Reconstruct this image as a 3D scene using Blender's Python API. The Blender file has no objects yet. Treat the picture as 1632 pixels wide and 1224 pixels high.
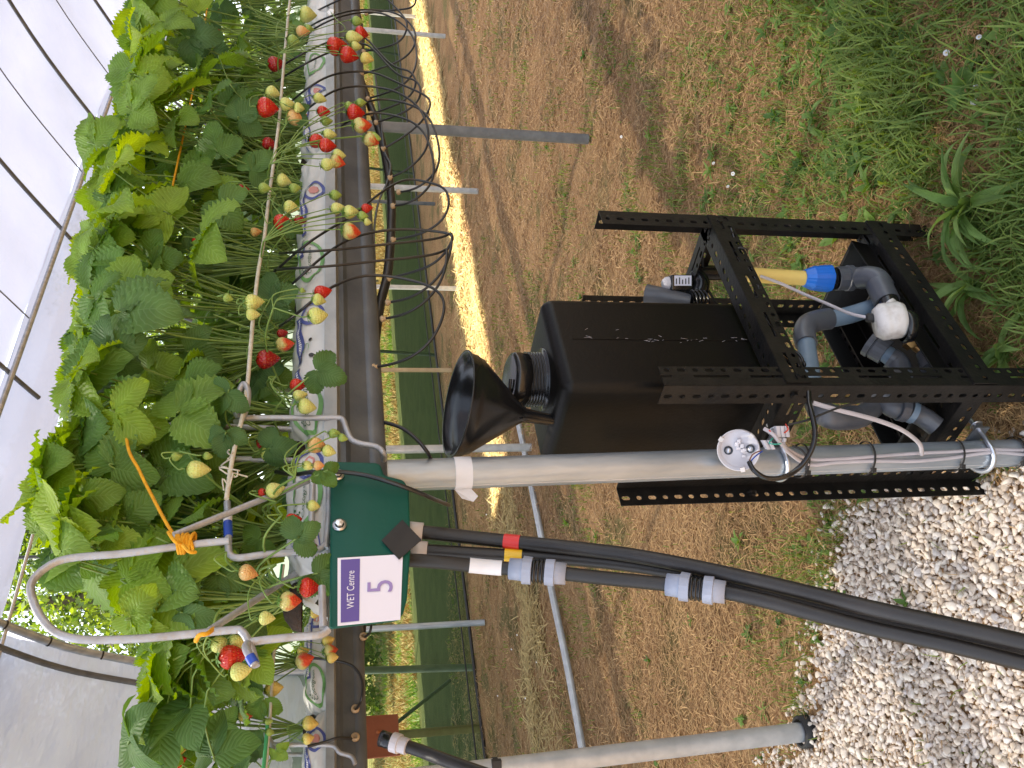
import bpy, bmesh, math, random
import numpy as np
from mathutils import Vector, Matrix
random.seed(7); np.random.seed(7)
R = math.radians
SC = bpy.context.scene
COL = SC.collection

# ---------------------------------------------------------------- camera, world, sun, exposure
CAM_H = 1.13; PITCH = R(12.0); F = 1370.0
cd = bpy.data.cameras.new('camera'); cam = bpy.data.objects.new('camera', cd); COL.objects.link(cam)
cd.sensor_fit = 'HORIZONTAL'; cd.sensor_width = 36.0; cd.lens = 36.0*F/1632.0
cd.clip_start = 0.02; cd.clip_end = 500
# the phone was held on its side: world up is the left of the picture
cam.matrix_world = Matrix.Translation((0, 0, CAM_H)) @ Matrix.Rotation(math.pi/2-PITCH, 4, 'X') @ Matrix.Rotation(-math.pi/2, 4, 'Z')
SC.camera = cam
SUN_EL = R(68); SUN_DIR = Vector((-0.93, 0.60, 0)).normalized()      # horizontal direction towards the sun
wd = bpy.data.worlds.new('World'); SC.world = wd; wd.use_nodes = True
wt = wd.node_tree; wt.nodes.clear()
wo = wt.nodes.new('ShaderNodeOutputWorld'); wb = wt.nodes.new('ShaderNodeBackground'); ws = wt.nodes.new('ShaderNodeTexSky')
ws.sky_type = 'NISHITA'; ws.sun_disc = False; ws.sun_elevation = SUN_EL
ws.sun_rotation = math.atan2(SUN_DIR.x, SUN_DIR.y); ws.air_density = 1.0; ws.dust_density = 1.5
wb.inputs['Strength'].default_value = 0.13
wh = wt.nodes.new('ShaderNodeHueSaturation'); wh.inputs['Saturation'].default_value = .5
wt.links.new(ws.outputs[0], wh.inputs['Color']); wt.links.new(wh.outputs[0], wb.inputs[0]); wt.links.new(wb.outputs[0], wo.inputs[0])
sd = bpy.data.lights.new('sun', 'SUN'); sun = bpy.data.objects.new('sun', sd); COL.objects.link(sun)
sd.energy = 4.8; sd.angle = R(0.53); sd.color = (1.0, 0.91, 0.77)
sv = Vector((SUN_DIR.x*math.cos(SUN_EL), SUN_DIR.y*math.cos(SUN_EL), math.sin(SUN_EL)))
sun.rotation_euler = sv.to_track_quat('Z', 'Y').to_euler()
SC.view_settings.view_transform = 'Standard'; SC.view_settings.look = 'None'
SC.view_settings.exposure = 2.05; SC.view_settings.gamma = 1.0
SC.cycles.max_bounces = 10; SC.cycles.transparent_max_bounces = 16
SC.cycles.transmission_bounces = 8; SC.cycles.diffuse_bounces = 5

# ---------------------------------------------------------------- measuring the place
cp, sp = math.cos(PITCH), math.sin(PITCH)
def ray(x, y):
    cx = (612-y)/F; cy = (816-x)/F
    return Vector((cx, cp+cy*sp, -sp+cy*cp))
def W(x, y, D):
    r = ray(x, y); return Vector((0, 0, CAM_H)) + r*(D/r.y)
GZ = -0.062        # level of the ground; the camera is 1.19 m above it
def G(x, y, z=0.0):
    z = z+GZ; r = ray(x, y); return Vector((0, 0, CAM_H)) + r*((z-CAM_H)/r.z)
ALPHA = R(45.7)
DV = Vector((math.sin(ALPHA), math.cos(ALPHA), 0)); NV = Vector((-math.cos(ALPHA), math.sin(ALPHA), 0)); ZV = Vector((0, 0, 1))
def RW(s, p, z): return DV*s + NV*p + ZV*z          # s along the rows, p across them
def PR(x, y, p):
    r = ray(x, y); return Vector((0, 0, CAM_H)) + r*(p/r.dot(NV))
def S(P): return P.dot(DV)

# ---------------------------------------------------------------- node helpers
def mat(name, col=(.5,.5,.5), rough=.5, metal=0.0, col2=None, nscale=8.0, bump=0.0, bscale=None, detail=6, coat=0.0, spec=None, lo=.35, hi=.65, stretch=None):
    m = bpy.data.materials.new(name); m.use_nodes = True
    nt = m.node_tree; b = nt.nodes['Principled BSDF']
    b.inputs['Base Color'].default_value = (*col, 1); b.inputs['Roughness'].default_value = rough
    b.inputs['Metallic'].default_value = metal
    if coat: b.inputs['Coat Weight'].default_value = coat
    if spec is not None: b.inputs['Specular IOR Level'].default_value = spec
    tc = nt.nodes.new('ShaderNodeTexCoord'); mp = nt.nodes.new('ShaderNodeMapping')
    nt.links.new(tc.outputs['Object'], mp.inputs[0])
    if stretch: mp.inputs['Scale'].default_value = stretch
    if col2 is not None:
        n = nt.nodes.new('ShaderNodeTexNoise'); n.inputs['Scale'].default_value = nscale; n.inputs['Detail'].default_value = detail
        r = nt.nodes.new('ShaderNodeValToRGB'); r.color_ramp.elements[0].position = lo; r.color_ramp.elements[1].position = hi
        r.color_ramp.elements[0].color = (*col, 1); r.color_ramp.elements[1].color = (*col2, 1)
        nt.links.new(mp.outputs[0], n.inputs['Vector']); nt.links.new(n.outputs['Fac'], r.inputs[0]); nt.links.new(r.outputs[0], b.inputs['Base Color'])
    if bump:
        n2 = nt.nodes.new('ShaderNodeTexNoise'); n2.inputs['Scale'].default_value = bscale or nscale*3; n2.inputs['Detail'].default_value = 5
        bp = nt.nodes.new('ShaderNodeBump'); bp.inputs['Strength'].default_value = bump; bp.inputs['Distance'].default_value = .01
        nt.links.new(mp.outputs[0], n2.inputs['Vector']); nt.links.new(n2.outputs['Fac'], bp.inputs['Height']); nt.links.new(bp.outputs[0], b.inputs['Normal'])
    return m
def nd(nt, t, **k):
    n = nt.nodes.new(t)
    for a, v in k.items(): setattr(n, a, v)
    return n

M = {}
M['galv'] = mat('galvanised_steel', (.30,.34,.38), .40, .6, (.44,.48,.52), 25, .12, 120, stretch=(1,1,.25))
M['galv_dark'] = mat('weathered_steel', (.078,.088,.10), .5, .25, (.13,.138,.145), 12, .12, 90)
M['grey_post'] = mat('dull_grey_steel', (.15,.15,.15), .5, .3, (.21,.21,.205), 20, .1, 100)
M['galv_pale'] = mat('pale_steel', (.42,.43,.43), .4, .35, (.55,.55,.54), 20, .08, 120)
M['zinc'] = mat('bright_zinc', (.62,.66,.72), .28, .9, (.5,.5,.52), 30)
M['lip'] = mat('rolled_steel_lip', (.30,.31,.31), .45, .5, (.40,.40,.39), 18, .1, 100)
M['wire'] = mat('bent_wire_steel', (.40,.41,.43), .45, .45, (.30,.28,.26), 40, .15, 200, lo=.45, hi=.8)
M['black_steel'] = mat('black_painted_steel', (.007,.0062,.0055), .45, 0, (.018,.015,.012), 30, .12, 150, lo=.4, hi=.85, spec=.3)
M['black_tank'] = mat('black_polyethylene', (.003,.0026,.0022), .42, 0, (.006,.005,.004), 7, .06, 180, lo=.3, hi=.8, spec=.2)
M['black_gloss'] = mat('glossy_black_plastic', (.008,.008,.009), .22, 0, (.012,.012,.012), 20)
M['black_hose'] = mat('black_hose', (.013,.011,.010), .45, 0, (.026,.022,.019), 14, .06, 90, lo=.4, hi=.8)
M['black_matt'] = mat('black_rubber', (.012,.011,.01), .65, 0, (.022,.02,.018), 30)
M['drip'] = mat('black_drip_tube', (.012,.012,.012), .35, 0, (.022,.022,.022), 20)
M['upvc'] = mat('grey_upvc', (.062,.066,.078), .38, 0, (.09,.094,.105), 15, .04, 80)
M['pvcblue'] = mat('blue_grey_pipe', (.125,.18,.24), .42, 0, (.16,.215,.27), 18, .05, 90)
M['couple'] = mat('pale_grey_coupling', (.28,.31,.39), .45, 0, (.33,.36,.44), 12)
M['yellow_pipe'] = mat('yellow_pipe', (.80,.58,.17), .4, 0, (.72,.5,.14), 10)
M['blue_nut'] = mat('blue_fitting', (.01,.13,.55), .32, 0, (.012,.15,.6), 10)
M['white'] = mat('white_plastic', (.60,.58,.61), .45, 0, (.52,.50,.52), 20)
M['whiteish'] = mat('cloudy_plastic', (.66,.62,.58), .25, 0, (.42,.36,.31), 45, .03, 150, lo=.5, hi=.75)
M['tape_white'] = mat('white_tape', (.74,.74,.76), .55, 0, (.66,.66,.68), 20, .05, 60)
M['tape_red'] = mat('red_tape', (.62,.03,.025), .4)
M['tape_yellow'] = mat('yellow_tape', (.80,.50,.02), .4)
M['tape_blue'] = mat('blue_tape', (.02,.30,.70), .5)
M['tape_darkblue'] = mat('navy_tape', (.02,.07,.42), .4)
M['cable_grey'] = mat('grey_cable', (.50,.45,.46), .5, 0, (.42,.38,.38), 20)
M['brass'] = mat('brass', (.45,.25,.08), .35, .8, (.3,.16,.06), 40)
M['rust'] = mat('rusty_plate', (.20,.060,.030), .75, 0, (.26,.085,.042), 9, .15, 60)
M['rust_dark'] = mat('rust_mark', (.28,.09,.03), .8)
M['timber'] = mat('pale_timber', (.50,.37,.21), .75, 0, (.40,.28,.15), 14, .15, 50)
M['green_sheet'] = mat('green_coated_sheet', (.005,.070,.050), .5, 0, (.006,.084,.060), 6, .04, 120, spec=.25)
M['paper'] = mat('white_label_vinyl', (.78,.76,.84), .45)
M['purple'] = mat('purple_print', (.10,.065,.29), .45)
M['purple_light'] = mat('light_purple_print', (.30,.22,.48), .45)
M['navy'] = mat('navy_print', (.08,.10,.31), .45)
M['green_print'] = mat('green_print', (.17,.38,.12), .5)
M['darkgreen_print'] = mat('dark_green_print', (.03,.12,.04), .5)
M['pink_print'] = mat('pink_print', (.58,.25,.22), .5)
M['black_print'] = mat('black_print', (.03,.03,.03), .5)
M['bag'] = mat('white_growbag_film', (.68,.67,.64), .42, 0, (.60,.585,.55), 9, .22, 26, lo=.4, hi=.75)
M['coir'] = mat('dark_coir', (.022,.013,.008), .95, 0, (.05,.03,.018), 60, .6, 120)
M['string_yellow'] = mat('yellow_twine', (.80,.40,.01), .8, 0, (.65,.30,.01), 120, .4, 500)
M['string_white'] = mat('white_tape_string', (.62,.58,.47), .75, 0, (.50,.46,.36), 90, .3, 400)
M['string_green'] = mat('green_edge_tape', (.06,.34,.12), .6)
M['clip'] = mat('tan_barb', (.42,.30,.17), .5)
M['red_wire'] = mat('red_wire', (.6,.06,.03), .5)
M['cyan_wire'] = mat('green_wire', (.05,.4,.3), .5)
M['brown_wire'] = mat('brown_wire', (.2,.08,.05), .5)
M['calyx'] = mat('calyx_green', (.12,.25,.035), .5, 0, (.07,.17,.02), 90)
M['stalk'] = mat('pale_green_stalk', (.19,.29,.055), .45, 0, (.12,.22,.04), 50)
M['petiole'] = mat('leaf_stalk_green', (.20,.31,.07), .45, 0, (.12,.21,.04), 30)
M['bark'] = mat('bark', (.08,.06,.045), .9, 0, (.13,.10,.07), 6, .5, 30)
M['petal'] = mat('white_petal', (.8,.8,.78), .6)
M['daisy_eye'] = mat('daisy_eye', (.75,.5,.03), .7)

def leaf_mat(name, c_dark, c_light, translu=.38, veins=True, use_attr=False):
    m = bpy.data.materials.new(name); m.use_nodes = True; nt = m.node_tree; b = nt.nodes['Principled BSDF']; out = nt.nodes['Material Output']
    oi = nd(nt, 'ShaderNodeObjectInfo'); r = nd(nt, 'ShaderNodeValToRGB')
    r.color_ramp.elements[0].color = (*c_dark, 1); r.color_ramp.elements[1].color = (*c_light, 1)
    if use_attr:
        at = nd(nt, 'ShaderNodeAttribute', attribute_name='rnd'); nt.links.new(at.outputs['Fac'], r.inputs[0])
    else: nt.links.new(oi.outputs['Random'], r.inputs[0])
    tcn = nd(nt, 'ShaderNodeTexCoord'); nz = nd(nt, 'ShaderNodeTexNoise'); nz.inputs['Scale'].default_value = 30
    nt.links.new(tcn.outputs['Object'], nz.inputs['Vector'])
    hs = nd(nt, 'ShaderNodeHueSaturation'); mr = nd(nt, 'ShaderNodeMapRange')
    mr.inputs[1].default_value = .3; mr.inputs[2].default_value = .7; mr.inputs[3].default_value = .82; mr.inputs[4].default_value = 1.15
    nt.links.new(nz.outputs['Fac'], mr.inputs[0]); nt.links.new(mr.outputs[0], hs.inputs['Value']); nt.links.new(r.outputs[0], hs.inputs['Color'])
    colout = hs.outputs[0]
    if veins:
        uv = nd(nt, 'ShaderNodeUVMap'); sx = nd(nt, 'ShaderNodeSeparateXYZ'); nt.links.new(uv.outputs[0], sx.inputs[0])
        ab = nd(nt, 'ShaderNodeMath', operation='ABSOLUTE'); nt.links.new(sx.outputs[0], ab.inputs[0])
        ml = nd(nt, 'ShaderNodeMath', operation='MULTIPLY_ADD'); nt.links.new(ab.outputs[0], ml.inputs[0]); ml.inputs[1].default_value = -.42; nt.links.new(sx.outputs[1], ml.inputs[2])
        fr = nd(nt, 'ShaderNodeMath', operation='MULTIPLY'); nt.links.new(ml.outputs[0], fr.inputs[0]); fr.inputs[1].default_value = 9.0
        pp = nd(nt, 'ShaderNodeMath', operation='PINGPONG'); nt.links.new(fr.outputs[0], pp.inputs[0]); pp.inputs[1].default_value = .5
        mid = nd(nt, 'ShaderNodeMath', operation='MULTIPLY'); nt.links.new(ab.outputs[0], mid.inputs[0]); mid.inputs[1].default_value = 6.0
        mn = nd(nt, 'ShaderNodeMath', operation='MINIMUM'); nt.links.new(pp.outputs[0], mn.inputs[0]); nt.links.new(mid.outputs[0], mn.inputs[1])
        vr = nd(nt, 'ShaderNodeMapRange'); vr.inputs[1].default_value = 0; vr.inputs[2].default_value = .16; vr.inputs[3].default_value = .55; vr.inputs[4].default_value = 0
        nt.links.new(mn.outputs[0], vr.inputs[0])
        mx = nd(nt, 'ShaderNodeMixRGB'); nt.links.new(vr.outputs[0], mx.inputs[0]); nt.links.new(hs.outputs[0], mx.inputs[1])
        hv = nd(nt, 'ShaderNodeHueSaturation'); hv.inputs['Value'].default_value = 1.45; hv.inputs['Saturation'].default_value = .85; nt.links.new(hs.outputs[0], hv.inputs['Color']); nt.links.new(hv.outputs[0], mx.inputs[2])
        colout = mx.outputs[0]
        bp = nd(nt, 'ShaderNodeBump'); bp.inputs['Strength'].default_value = .55; bp.inputs['Distance'].default_value = .0025
        nt.links.new(mn.outputs[0], bp.inputs['Height']); nt.links.new(bp.outputs[0], b.inputs['Normal'])
    nt.links.new(colout, b.inputs['Base Color']); b.inputs['Roughness'].default_value = .48; b.inputs['Specular IOR Level'].default_value = .22
    tr = nd(nt, 'ShaderNodeBsdfTranslucent'); ht = nd(nt, 'ShaderNodeHueSaturation'); ht.inputs['Hue'].default_value = .475; ht.inputs['Saturation'].default_value = 1.25; ht.inputs['Value'].default_value = 1.5
    nt.links.new(colout, ht.inputs['Color']); nt.links.new(ht.outputs[0], tr.inputs[0])
    ms = nd(nt, 'ShaderNodeMixShader'); ms.inputs[0].default_value = translu
    nt.links.new(b.outputs[0], ms.inputs[1]); nt.links.new(tr.outputs[0], ms.inputs[2]); nt.links.new(ms.outputs[0], out.inputs[0])
    return m
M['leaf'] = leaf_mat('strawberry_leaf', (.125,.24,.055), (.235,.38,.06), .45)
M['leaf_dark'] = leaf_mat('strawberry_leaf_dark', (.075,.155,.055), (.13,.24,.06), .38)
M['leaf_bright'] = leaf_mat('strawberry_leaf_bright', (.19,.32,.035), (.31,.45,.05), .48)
M['grass'] = leaf_mat('grass_blades', (.08,.15,.035), (.28,.36,.09), .4, False, True)
M['weed'] = leaf_mat('weed_leaf', (.07,.15,.035), (.19,.31,.07), .35, False, True)
M['straw'] = leaf_mat('dry_straw', (.155,.078,.034), (.60,.385,.17), .1, False, True)
M['sunlit_straw'] = leaf_mat('sunlit_strip_straw', (.38,.27,.10), (.68,.53,.24), .1, False, True)
M['tree_leaf'] = leaf_mat('tree_leaf', (.045,.09,.022), (.19,.27,.06), .4, False, True)
M['weed_clump'] = leaf_mat('long_weed_leaf', (.12,.22,.055), (.24,.36,.10), .35)

def berry_mat(name, c_top, c_tip, lo=.3, hi=.7, rough=.3):
    m = bpy.data.materials.new(name); m.use_nodes = True; nt = m.node_tree; b = nt.nodes['Principled BSDF']
    tc = nd(nt, 'ShaderNodeTexCoord'); sx = nd(nt, 'ShaderNodeSeparateXYZ'); nt.links.new(tc.outputs['Generated'], sx.inputs[0])
    nz = nd(nt, 'ShaderNodeTexNoise'); nz.inputs['Scale'].default_value = 2.2; nt.links.new(tc.outputs['Generated'], nz.inputs['Vector'])
    ad = nd(nt, 'ShaderNodeMath', operation='MULTIPLY_ADD'); ad.inputs[1].default_value = .8; nt.links.new(nz.outputs['Fac'], ad.inputs[0]); nt.links.new(sx.outputs[2], ad.inputs[2])
    sb = nd(nt, 'ShaderNodeMath', operation='SUBTRACT'); nt.links.new(ad.outputs[0], sb.inputs[0]); sb.inputs[1].default_value = .4
    r = nd(nt, 'ShaderNodeValToRGB'); r.color_ramp.elements[0].position = lo; r.color_ramp.elements[1].position = hi
    r.color_ramp.elements[0].color = (*c_tip, 1); r.color_ramp.elements[1].color = (*c_top, 1); nt.links.new(sb.outputs[0], r.inputs[0])
    vo = nd(nt, 'ShaderNodeTexVoronoi'); vo.inputs['Scale'].default_value = 9.5; vo.inputs['Randomness'].default_value = .35; nt.links.new(tc.outputs['Generated'], vo.inputs['Vector'])
    sr = nd(nt, 'ShaderNodeMapRange'); sr.inputs[1].default_value = .10; sr.inputs[2].default_value = .22; sr.inputs[3].default_value = .75; sr.inputs[4].default_value = 0; nt.links.new(vo.outputs['Distance'], sr.inputs[0])
    mx = nd(nt, 'ShaderNodeMixRGB'); nt.links.new(sr.outputs[0], mx.inputs[0]); nt.links.new(r.outputs[0], mx.inputs[1]); mx.inputs[2].default_value = (.50,.32,.07,1)
    nt.links.new(mx.outputs[0], b.inputs['Base Color'])
    bp = nd(nt, 'ShaderNodeBump'); bp.inputs['Strength'].default_value = .7; bp.inputs['Distance'].default_value = .002; nt.links.new(vo.outputs['Distance'], bp.inputs['Height']); nt.links.new(bp.outputs[0], b.inputs['Normal'])
    b.inputs['Roughness'].default_value = rough; b.inputs['Subsurface Weight'].default_value = .15; b.inputs['Subsurface Radius'].default_value = (.004,.002,.001)
    return m
M['b_red'] = berry_mat('ripe_strawberry', (.55,.035,.012), (.50,.012,.008), rough=.22)
M['b_dark'] = berry_mat('dark_ripe_strawberry', (.36,.010,.010), (.30,.008,.008), rough=.2)
M['b_turn'] = berry_mat('turning_strawberry', (.55,.50,.16), (.62,.06,.02), .35, .55)
M['b_pale'] = berry_mat('pale_strawberry', (.56,.62,.15), (.64,.62,.20), rough=.38)
M['b_orange'] = berry_mat('blushing_strawberry', (.66,.48,.17), (.68,.30,.10), .25, .7)
M['b_yellow'] = berry_mat('yellow_strawberry', (.66,.58,.13), (.68,.50,.14))
M['b_green'] = berry_mat('green_strawberry', (.25,.37,.06), (.34,.45,.09), rough=.4)

# polytunnel film and net
def film_mat(name, tr_col, transp, wr=.4, scale=(1,1,1), wscale=2.2):
    m = bpy.data.materials.new(name); m.use_nodes = True; nt = m.node_tree; out = nt.nodes['Material Output']; nt.nodes.remove(nt.nodes['Principled BSDF'])
    tl = nd(nt, 'ShaderNodeBsdfTranslucent'); tl.inputs[0].default_value = (*tr_col, 1)
    df = nd(nt, 'ShaderNodeBsdfDiffuse'); df.inputs[0].default_value = (.8,.82,.85,1)
    gl = nd(nt, 'ShaderNodeBsdfGlossy'); gl.inputs['Roughness'].default_value = .3
    tp = nd(nt, 'ShaderNodeBsdfTransparent'); tp.inputs[0].default_value = (1,1,1,1)
    a = nd(nt, 'ShaderNodeMixShader'); a.inputs[0].default_value = .28; nt.links.new(tl.outputs[0], a.inputs[1]); nt.links.new(df.outputs[0], a.inputs[2])
    b = nd(nt, 'ShaderNodeMixShader'); b.inputs[0].default_value = .03; nt.links.new(a.outputs[0], b.inputs[1]); nt.links.new(gl.outputs[0], b.inputs[2])
    c = nd(nt, 'ShaderNodeMixShader'); c.inputs[0].default_value = transp; nt.links.new(b.outputs[0], c.inputs[1]); nt.links.new(tp.outputs[0], c.inputs[2])
    nt.links.new(c.outputs[0], out.inputs[0])
    tc = nd(nt, 'ShaderNodeTexCoord'); mp = nd(nt, 'ShaderNodeMapping'); mp.inputs['Scale'].default_value = scale; mp.inputs['Rotation'].default_value = (0,0,-(math.pi/2-ALPHA))
    nt.links.new(tc.outputs['Object'], mp.inputs[0])
    nz = nd(nt, 'ShaderNodeTexNoise'); nz.inputs['Scale'].default_value = wscale; nz.inputs['Detail'].default_value = 4; nt.links.new(mp.outputs[0], nz.inputs['Vector'])
    bp = nd(nt, 'ShaderNodeBump'); bp.inputs['Strength'].default_value = wr; bp.inputs['Distance'].default_value = .12; nt.links.new(nz.outputs['Fac'], bp.inputs['Height'])
    n3 = nd(nt, 'ShaderNodeTexNoise'); n3.inputs['Scale'].default_value = 1.1; n3.inputs['Detail'].default_value = 5; nt.links.new(mp.outputs[0], n3.inputs['Vector'])
    cr = nd(nt, 'ShaderNodeValToRGB'); cr.color_ramp.elements[0].position = .3; cr.color_ramp.elements[1].position = .7; cr.color_ramp.elements[0].color = tuple(c*.80 for c in tr_col)+(1,); cr.color_ramp.elements[1].color = tuple(c*1.12 for c in tr_col)+(1,)
    nt.links.new(n3.outputs['Fac'], cr.inputs[0]); nt.links.new(cr.outputs[0], tl.inputs[0])
    for x in (tl, df, gl): nt.links.new(bp.outputs[0], x.inputs['Normal'])
    return m
M['film'] = film_mat('clear_diffusing_film', (.108,.114,.158), .11, .5)
M['film_end'] = film_mat('shaded_end_film', (.41,.43,.50), .03, .9, (1,.5,2.5), 1.6)
M['film_skirt'] = film_mat('skirt_film', (.085,.095,.135), .04, .6, (1,.5,2.5), 1.6)
M['shade_film'] = film_mat('dull_shade_film', (.105,.112,.14), .02, .8, (1,.5,2.5), 1.6)

def net_mat():
    m = bpy.data.materials.new('green_windbreak_mesh'); m.use_nodes = True; nt = m.node_tree; out = nt.nodes['Material Output']; nt.nodes.remove(nt.nodes['Principled BSDF'])
    df = nd(nt, 'ShaderNodeBsdfDiffuse'); df.inputs[0].default_value = (.034,.055,.018,1)
    tl = nd(nt, 'ShaderNodeBsdfTranslucent'); tl.inputs[0].default_value = (.05,.09,.03,1)
    a = nd(nt, 'ShaderNodeMixShader'); a.inputs[0].default_value = .4; nt.links.new(df.outputs[0], a.inputs[1]); nt.links.new(tl.outputs[0], a.inputs[2])
    tp = nd(nt, 'ShaderNodeBsdfTransparent'); tp.inputs[0].default_value = (.76,.84,.66,1)
    c = nd(nt, 'ShaderNodeMixShader'); c.inputs[0].default_value = .50; nt.links.new(a.outputs[0], c.inputs[1]); nt.links.new(tp.outputs[0], c.inputs[2]); nt.links.new(c.outputs[0], out.inputs[0])
    return m
M['net'] = net_mat()

# ---------------------------------------------------------------- mesh helpers
class MB:
    def __init__(s): s.v = []; s.f = []; s.mi = []; s.sm = []; s.uv = []; s.has_uv = False
    def add(s, vs, fs, mi=0, smooth=True, uvs=None):
        o = len(s.v); s.v += [tuple(v) for v in vs]
        for f in fs: s.f.append(tuple(i+o for i in f)); s.mi.append(mi); s.sm.append(smooth)
        if uvs is not None: s.has_uv = True
        s.uv += (uvs if uvs is not None else [(0.5, 0.5)]*len(vs))
    def build(s, name, mats, parent=None, solid=0.0, subd=0, local=None):
        me = bpy.data.meshes.new(name)
        vs = s.v
        org = local if local is not None else (parent_origin(parent) if parent else None)
        if org is not None: vs = [(a-org[0], b-org[1], c-org[2]) for a, b, c in vs]
        me.from_pydata(vs, [], s.f)
        me.polygons.foreach_set('material_index', s.mi); me.polygons.foreach_set('use_smooth', s.sm)
        if s.has_uv:
            ul = me.uv_layers.new(name='UVMap'); li = np.empty(len(me.loops), np.int32); me.loops.foreach_get('vertex_index', li)
            ul.data.foreach_set('uv', np.array(s.uv, np.float32)[li].ravel())
        for m in (mats if isinstance(mats, (list, tuple)) else [mats]): me.materials.append(m)
        me.update()
        o = bpy.data.objects.new(name, me); COL.objects.link(o)
        if parent: o.parent = parent
        elif local is not None: o.location = local
        if solid: md = o.modifiers.new('thickness', 'SOLIDIFY'); md.thickness = solid; md.offset = 0
        if subd: md = o.modifiers.new('subdivision', 'SUBSURF'); md.levels = subd; md.render_levels = subd
        return o
ORG = {}
def parent_origin(p):
    t = Vector((0, 0, 0)); q = p
    while q is not None: t = t + Vector(q.location); q = q.parent
    return t
def tag(o, label, cat, group=None, kind=None):
    if label: o['label'] = label
    if cat: o['category'] = cat
    if group: o['group'] = group
    if kind: o['kind'] = kind
    return o
def empty(name, loc, label=None, cat=None, group=None):
    o = bpy.data.objects.new(name, None); o.empty_display_size = .05; COL.objects.link(o); o.location = loc
    return tag(o, label, cat, group)
def catmull(pts, sub):
    pts = [Vector(p) for p in pts]
    if len(pts) < 3 or sub <= 1: return pts
    out = []; n = len(pts)
    for i in range(n-1):
        p0 = pts[max(i-1, 0)]; p1 = pts[i]; p2 = pts[i+1]; p3 = pts[min(i+2, n-1)]
        for k in range(sub):
            t = k/sub; t2 = t*t; t3 = t2*t
            out.append(.5*((2*p1)+(-p0+p2)*t+(2*p0-5*p1+4*p2-p3)*t2+(-p0+3*p1-3*p2+p3)*t3))
    out.append(pts[-1]); return out
def tube(mb, pts, r, n=10, mi=0, sub=6, caps=True, flat=1.0, smooth=True):
    P = catmull(pts, sub); m = len(P)
    if isinstance(r, (list, tuple)):
        rs = np.interp(np.linspace(0, 1, m), np.linspace(0, 1, len(r)), r)
    else: rs = [r]*m
    T = [(P[min(i+1, m-1)]-P[max(i-1, 0)]).normalized() for i in range(m)]
    u = T[0].orthogonal().normalized()
    vs = []
    for i in range(m):
        u = (u - T[i]*u.dot(T[i])); u = u.normalized() if u.length > 1e-6 else T[i].orthogonal().normalized()
        w = T[i].cross(u)
        for k in range(n):
            a = 2*math.pi*k/n; vs.append(P[i]+u*(math.cos(a)*rs[i])+w*(math.sin(a)*rs[i]*flat))
    fs = [(i*n+k, i*n+(k+1) % n, (i+1)*n+(k+1) % n, (i+1)*n+k) for i in range(m-1) for k in range(n)]
    mb.add(vs, fs, mi, smooth)
    if caps: mb.add([vs[k] for k in range(n)], [tuple(reversed(range(n)))], mi, False); mb.add([vs[(m-1)*n+k] for k in range(n)], [tuple(range(n))], mi, False)
def smooth_path(pts, sub=6, it=8):
    P = catmull(pts, sub)
    for _ in range(it): P = [P[0]]+[(P[i-1]+P[i]*2+P[i+1])*.25 for i in range(1, len(P)-1)]+[P[-1]]
    return P
def cyl(mb, a, b, r, n=20, mi=0, r2=None, smooth=True, caps=True):
    tube(mb, [a, b], [r, r2 if r2 is not None else r], n, mi, 1, caps, smooth=smooth)
def lathe(mb, base, axis, prof, n=28, mi=0, smooth=True, caps=False, ribs=0, ribd=0.0):
    axis = Vector(axis).normalized(); base = Vector(base); u = axis.orthogonal().normalized(); w = axis.cross(u); vs = []
    for (r, h) in prof:
        for k in range(n):
            a = 2*math.pi*k/n; rr = r*(1+(ribd if ribs and (k*ribs//n) % 2 else 0))
            vs.append(base+axis*h+u*(math.cos(a)*rr)+w*(math.sin(a)*rr))
    m = len(prof)
    fs = [(i*n+k, i*n+(k+1) % n, (i+1)*n+(k+1) % n, (i+1)*n+k) for i in range(m-1) for k in range(n)]
    mb.add(vs, fs, mi, smooth)
    if caps: mb.add([vs[k] for k in range(n)], [tuple(reversed(range(n)))], mi, False); mb.add([vs[(m-1)*n+k] for k in range(n)], [tuple(range(n))], mi, False)
def box(mb, c, ax, ay, az, mi=0):      # centre and three half-extent vectors
    c = Vector(c); vs = [c+ax*i+ay*j+az*k for i in (-1, 1) for j in (-1, 1) for k in (-1, 1)]
    mb.add(vs, [(0,1,3,2),(4,6,7,5),(0,4,5,1),(2,3,7,6),(0,2,6,4),(1,5,7,3)], mi, False)
def prism(mb, poly, dvec, mi=0):
    n = len(poly); vs = [Vector(p) for p in poly]+[Vector(p)+dvec for p in poly]
    mb.add(vs, [tuple(range(n)), tuple(reversed(range(n, 2*n)))]+[(i, i+n, (i+1) % n+n, (i+1) % n) for i in range(n)], mi, False)
def bevel(o, w, seg=3):
    md = o.modifiers.new('bevel', 'BEVEL'); md.width = w; md.segments = seg; md.limit_method = 'ANGLE'; md.angle_limit = R(30)
    for p in o.data.polygons: p.use_smooth = True
    return o
def text_faces(body):
    cu = bpy.data.curves.new('t', 'FONT'); cu.body = body; cu.align_x = 'LEFT'; cu.resolution_u = 3
    ob = bpy.data.objects.new('t', cu); COL.objects.link(ob)
    dg = bpy.context.evaluated_depsgraph_get(); me = bpy.data.meshes.new_from_object(ob.evaluated_get(dg))
    v = np.array([x.co[:2] for x in me.vertices]); f = [tuple(p.vertices) for p in me.polygons]
    bpy.data.objects.remove(ob); bpy.data.curves.remove(cu); bpy.data.meshes.remove(me)
    v -= v.min(0); v /= max(1e-9, v[:, 0].max()); return v, f     # width 1
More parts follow.
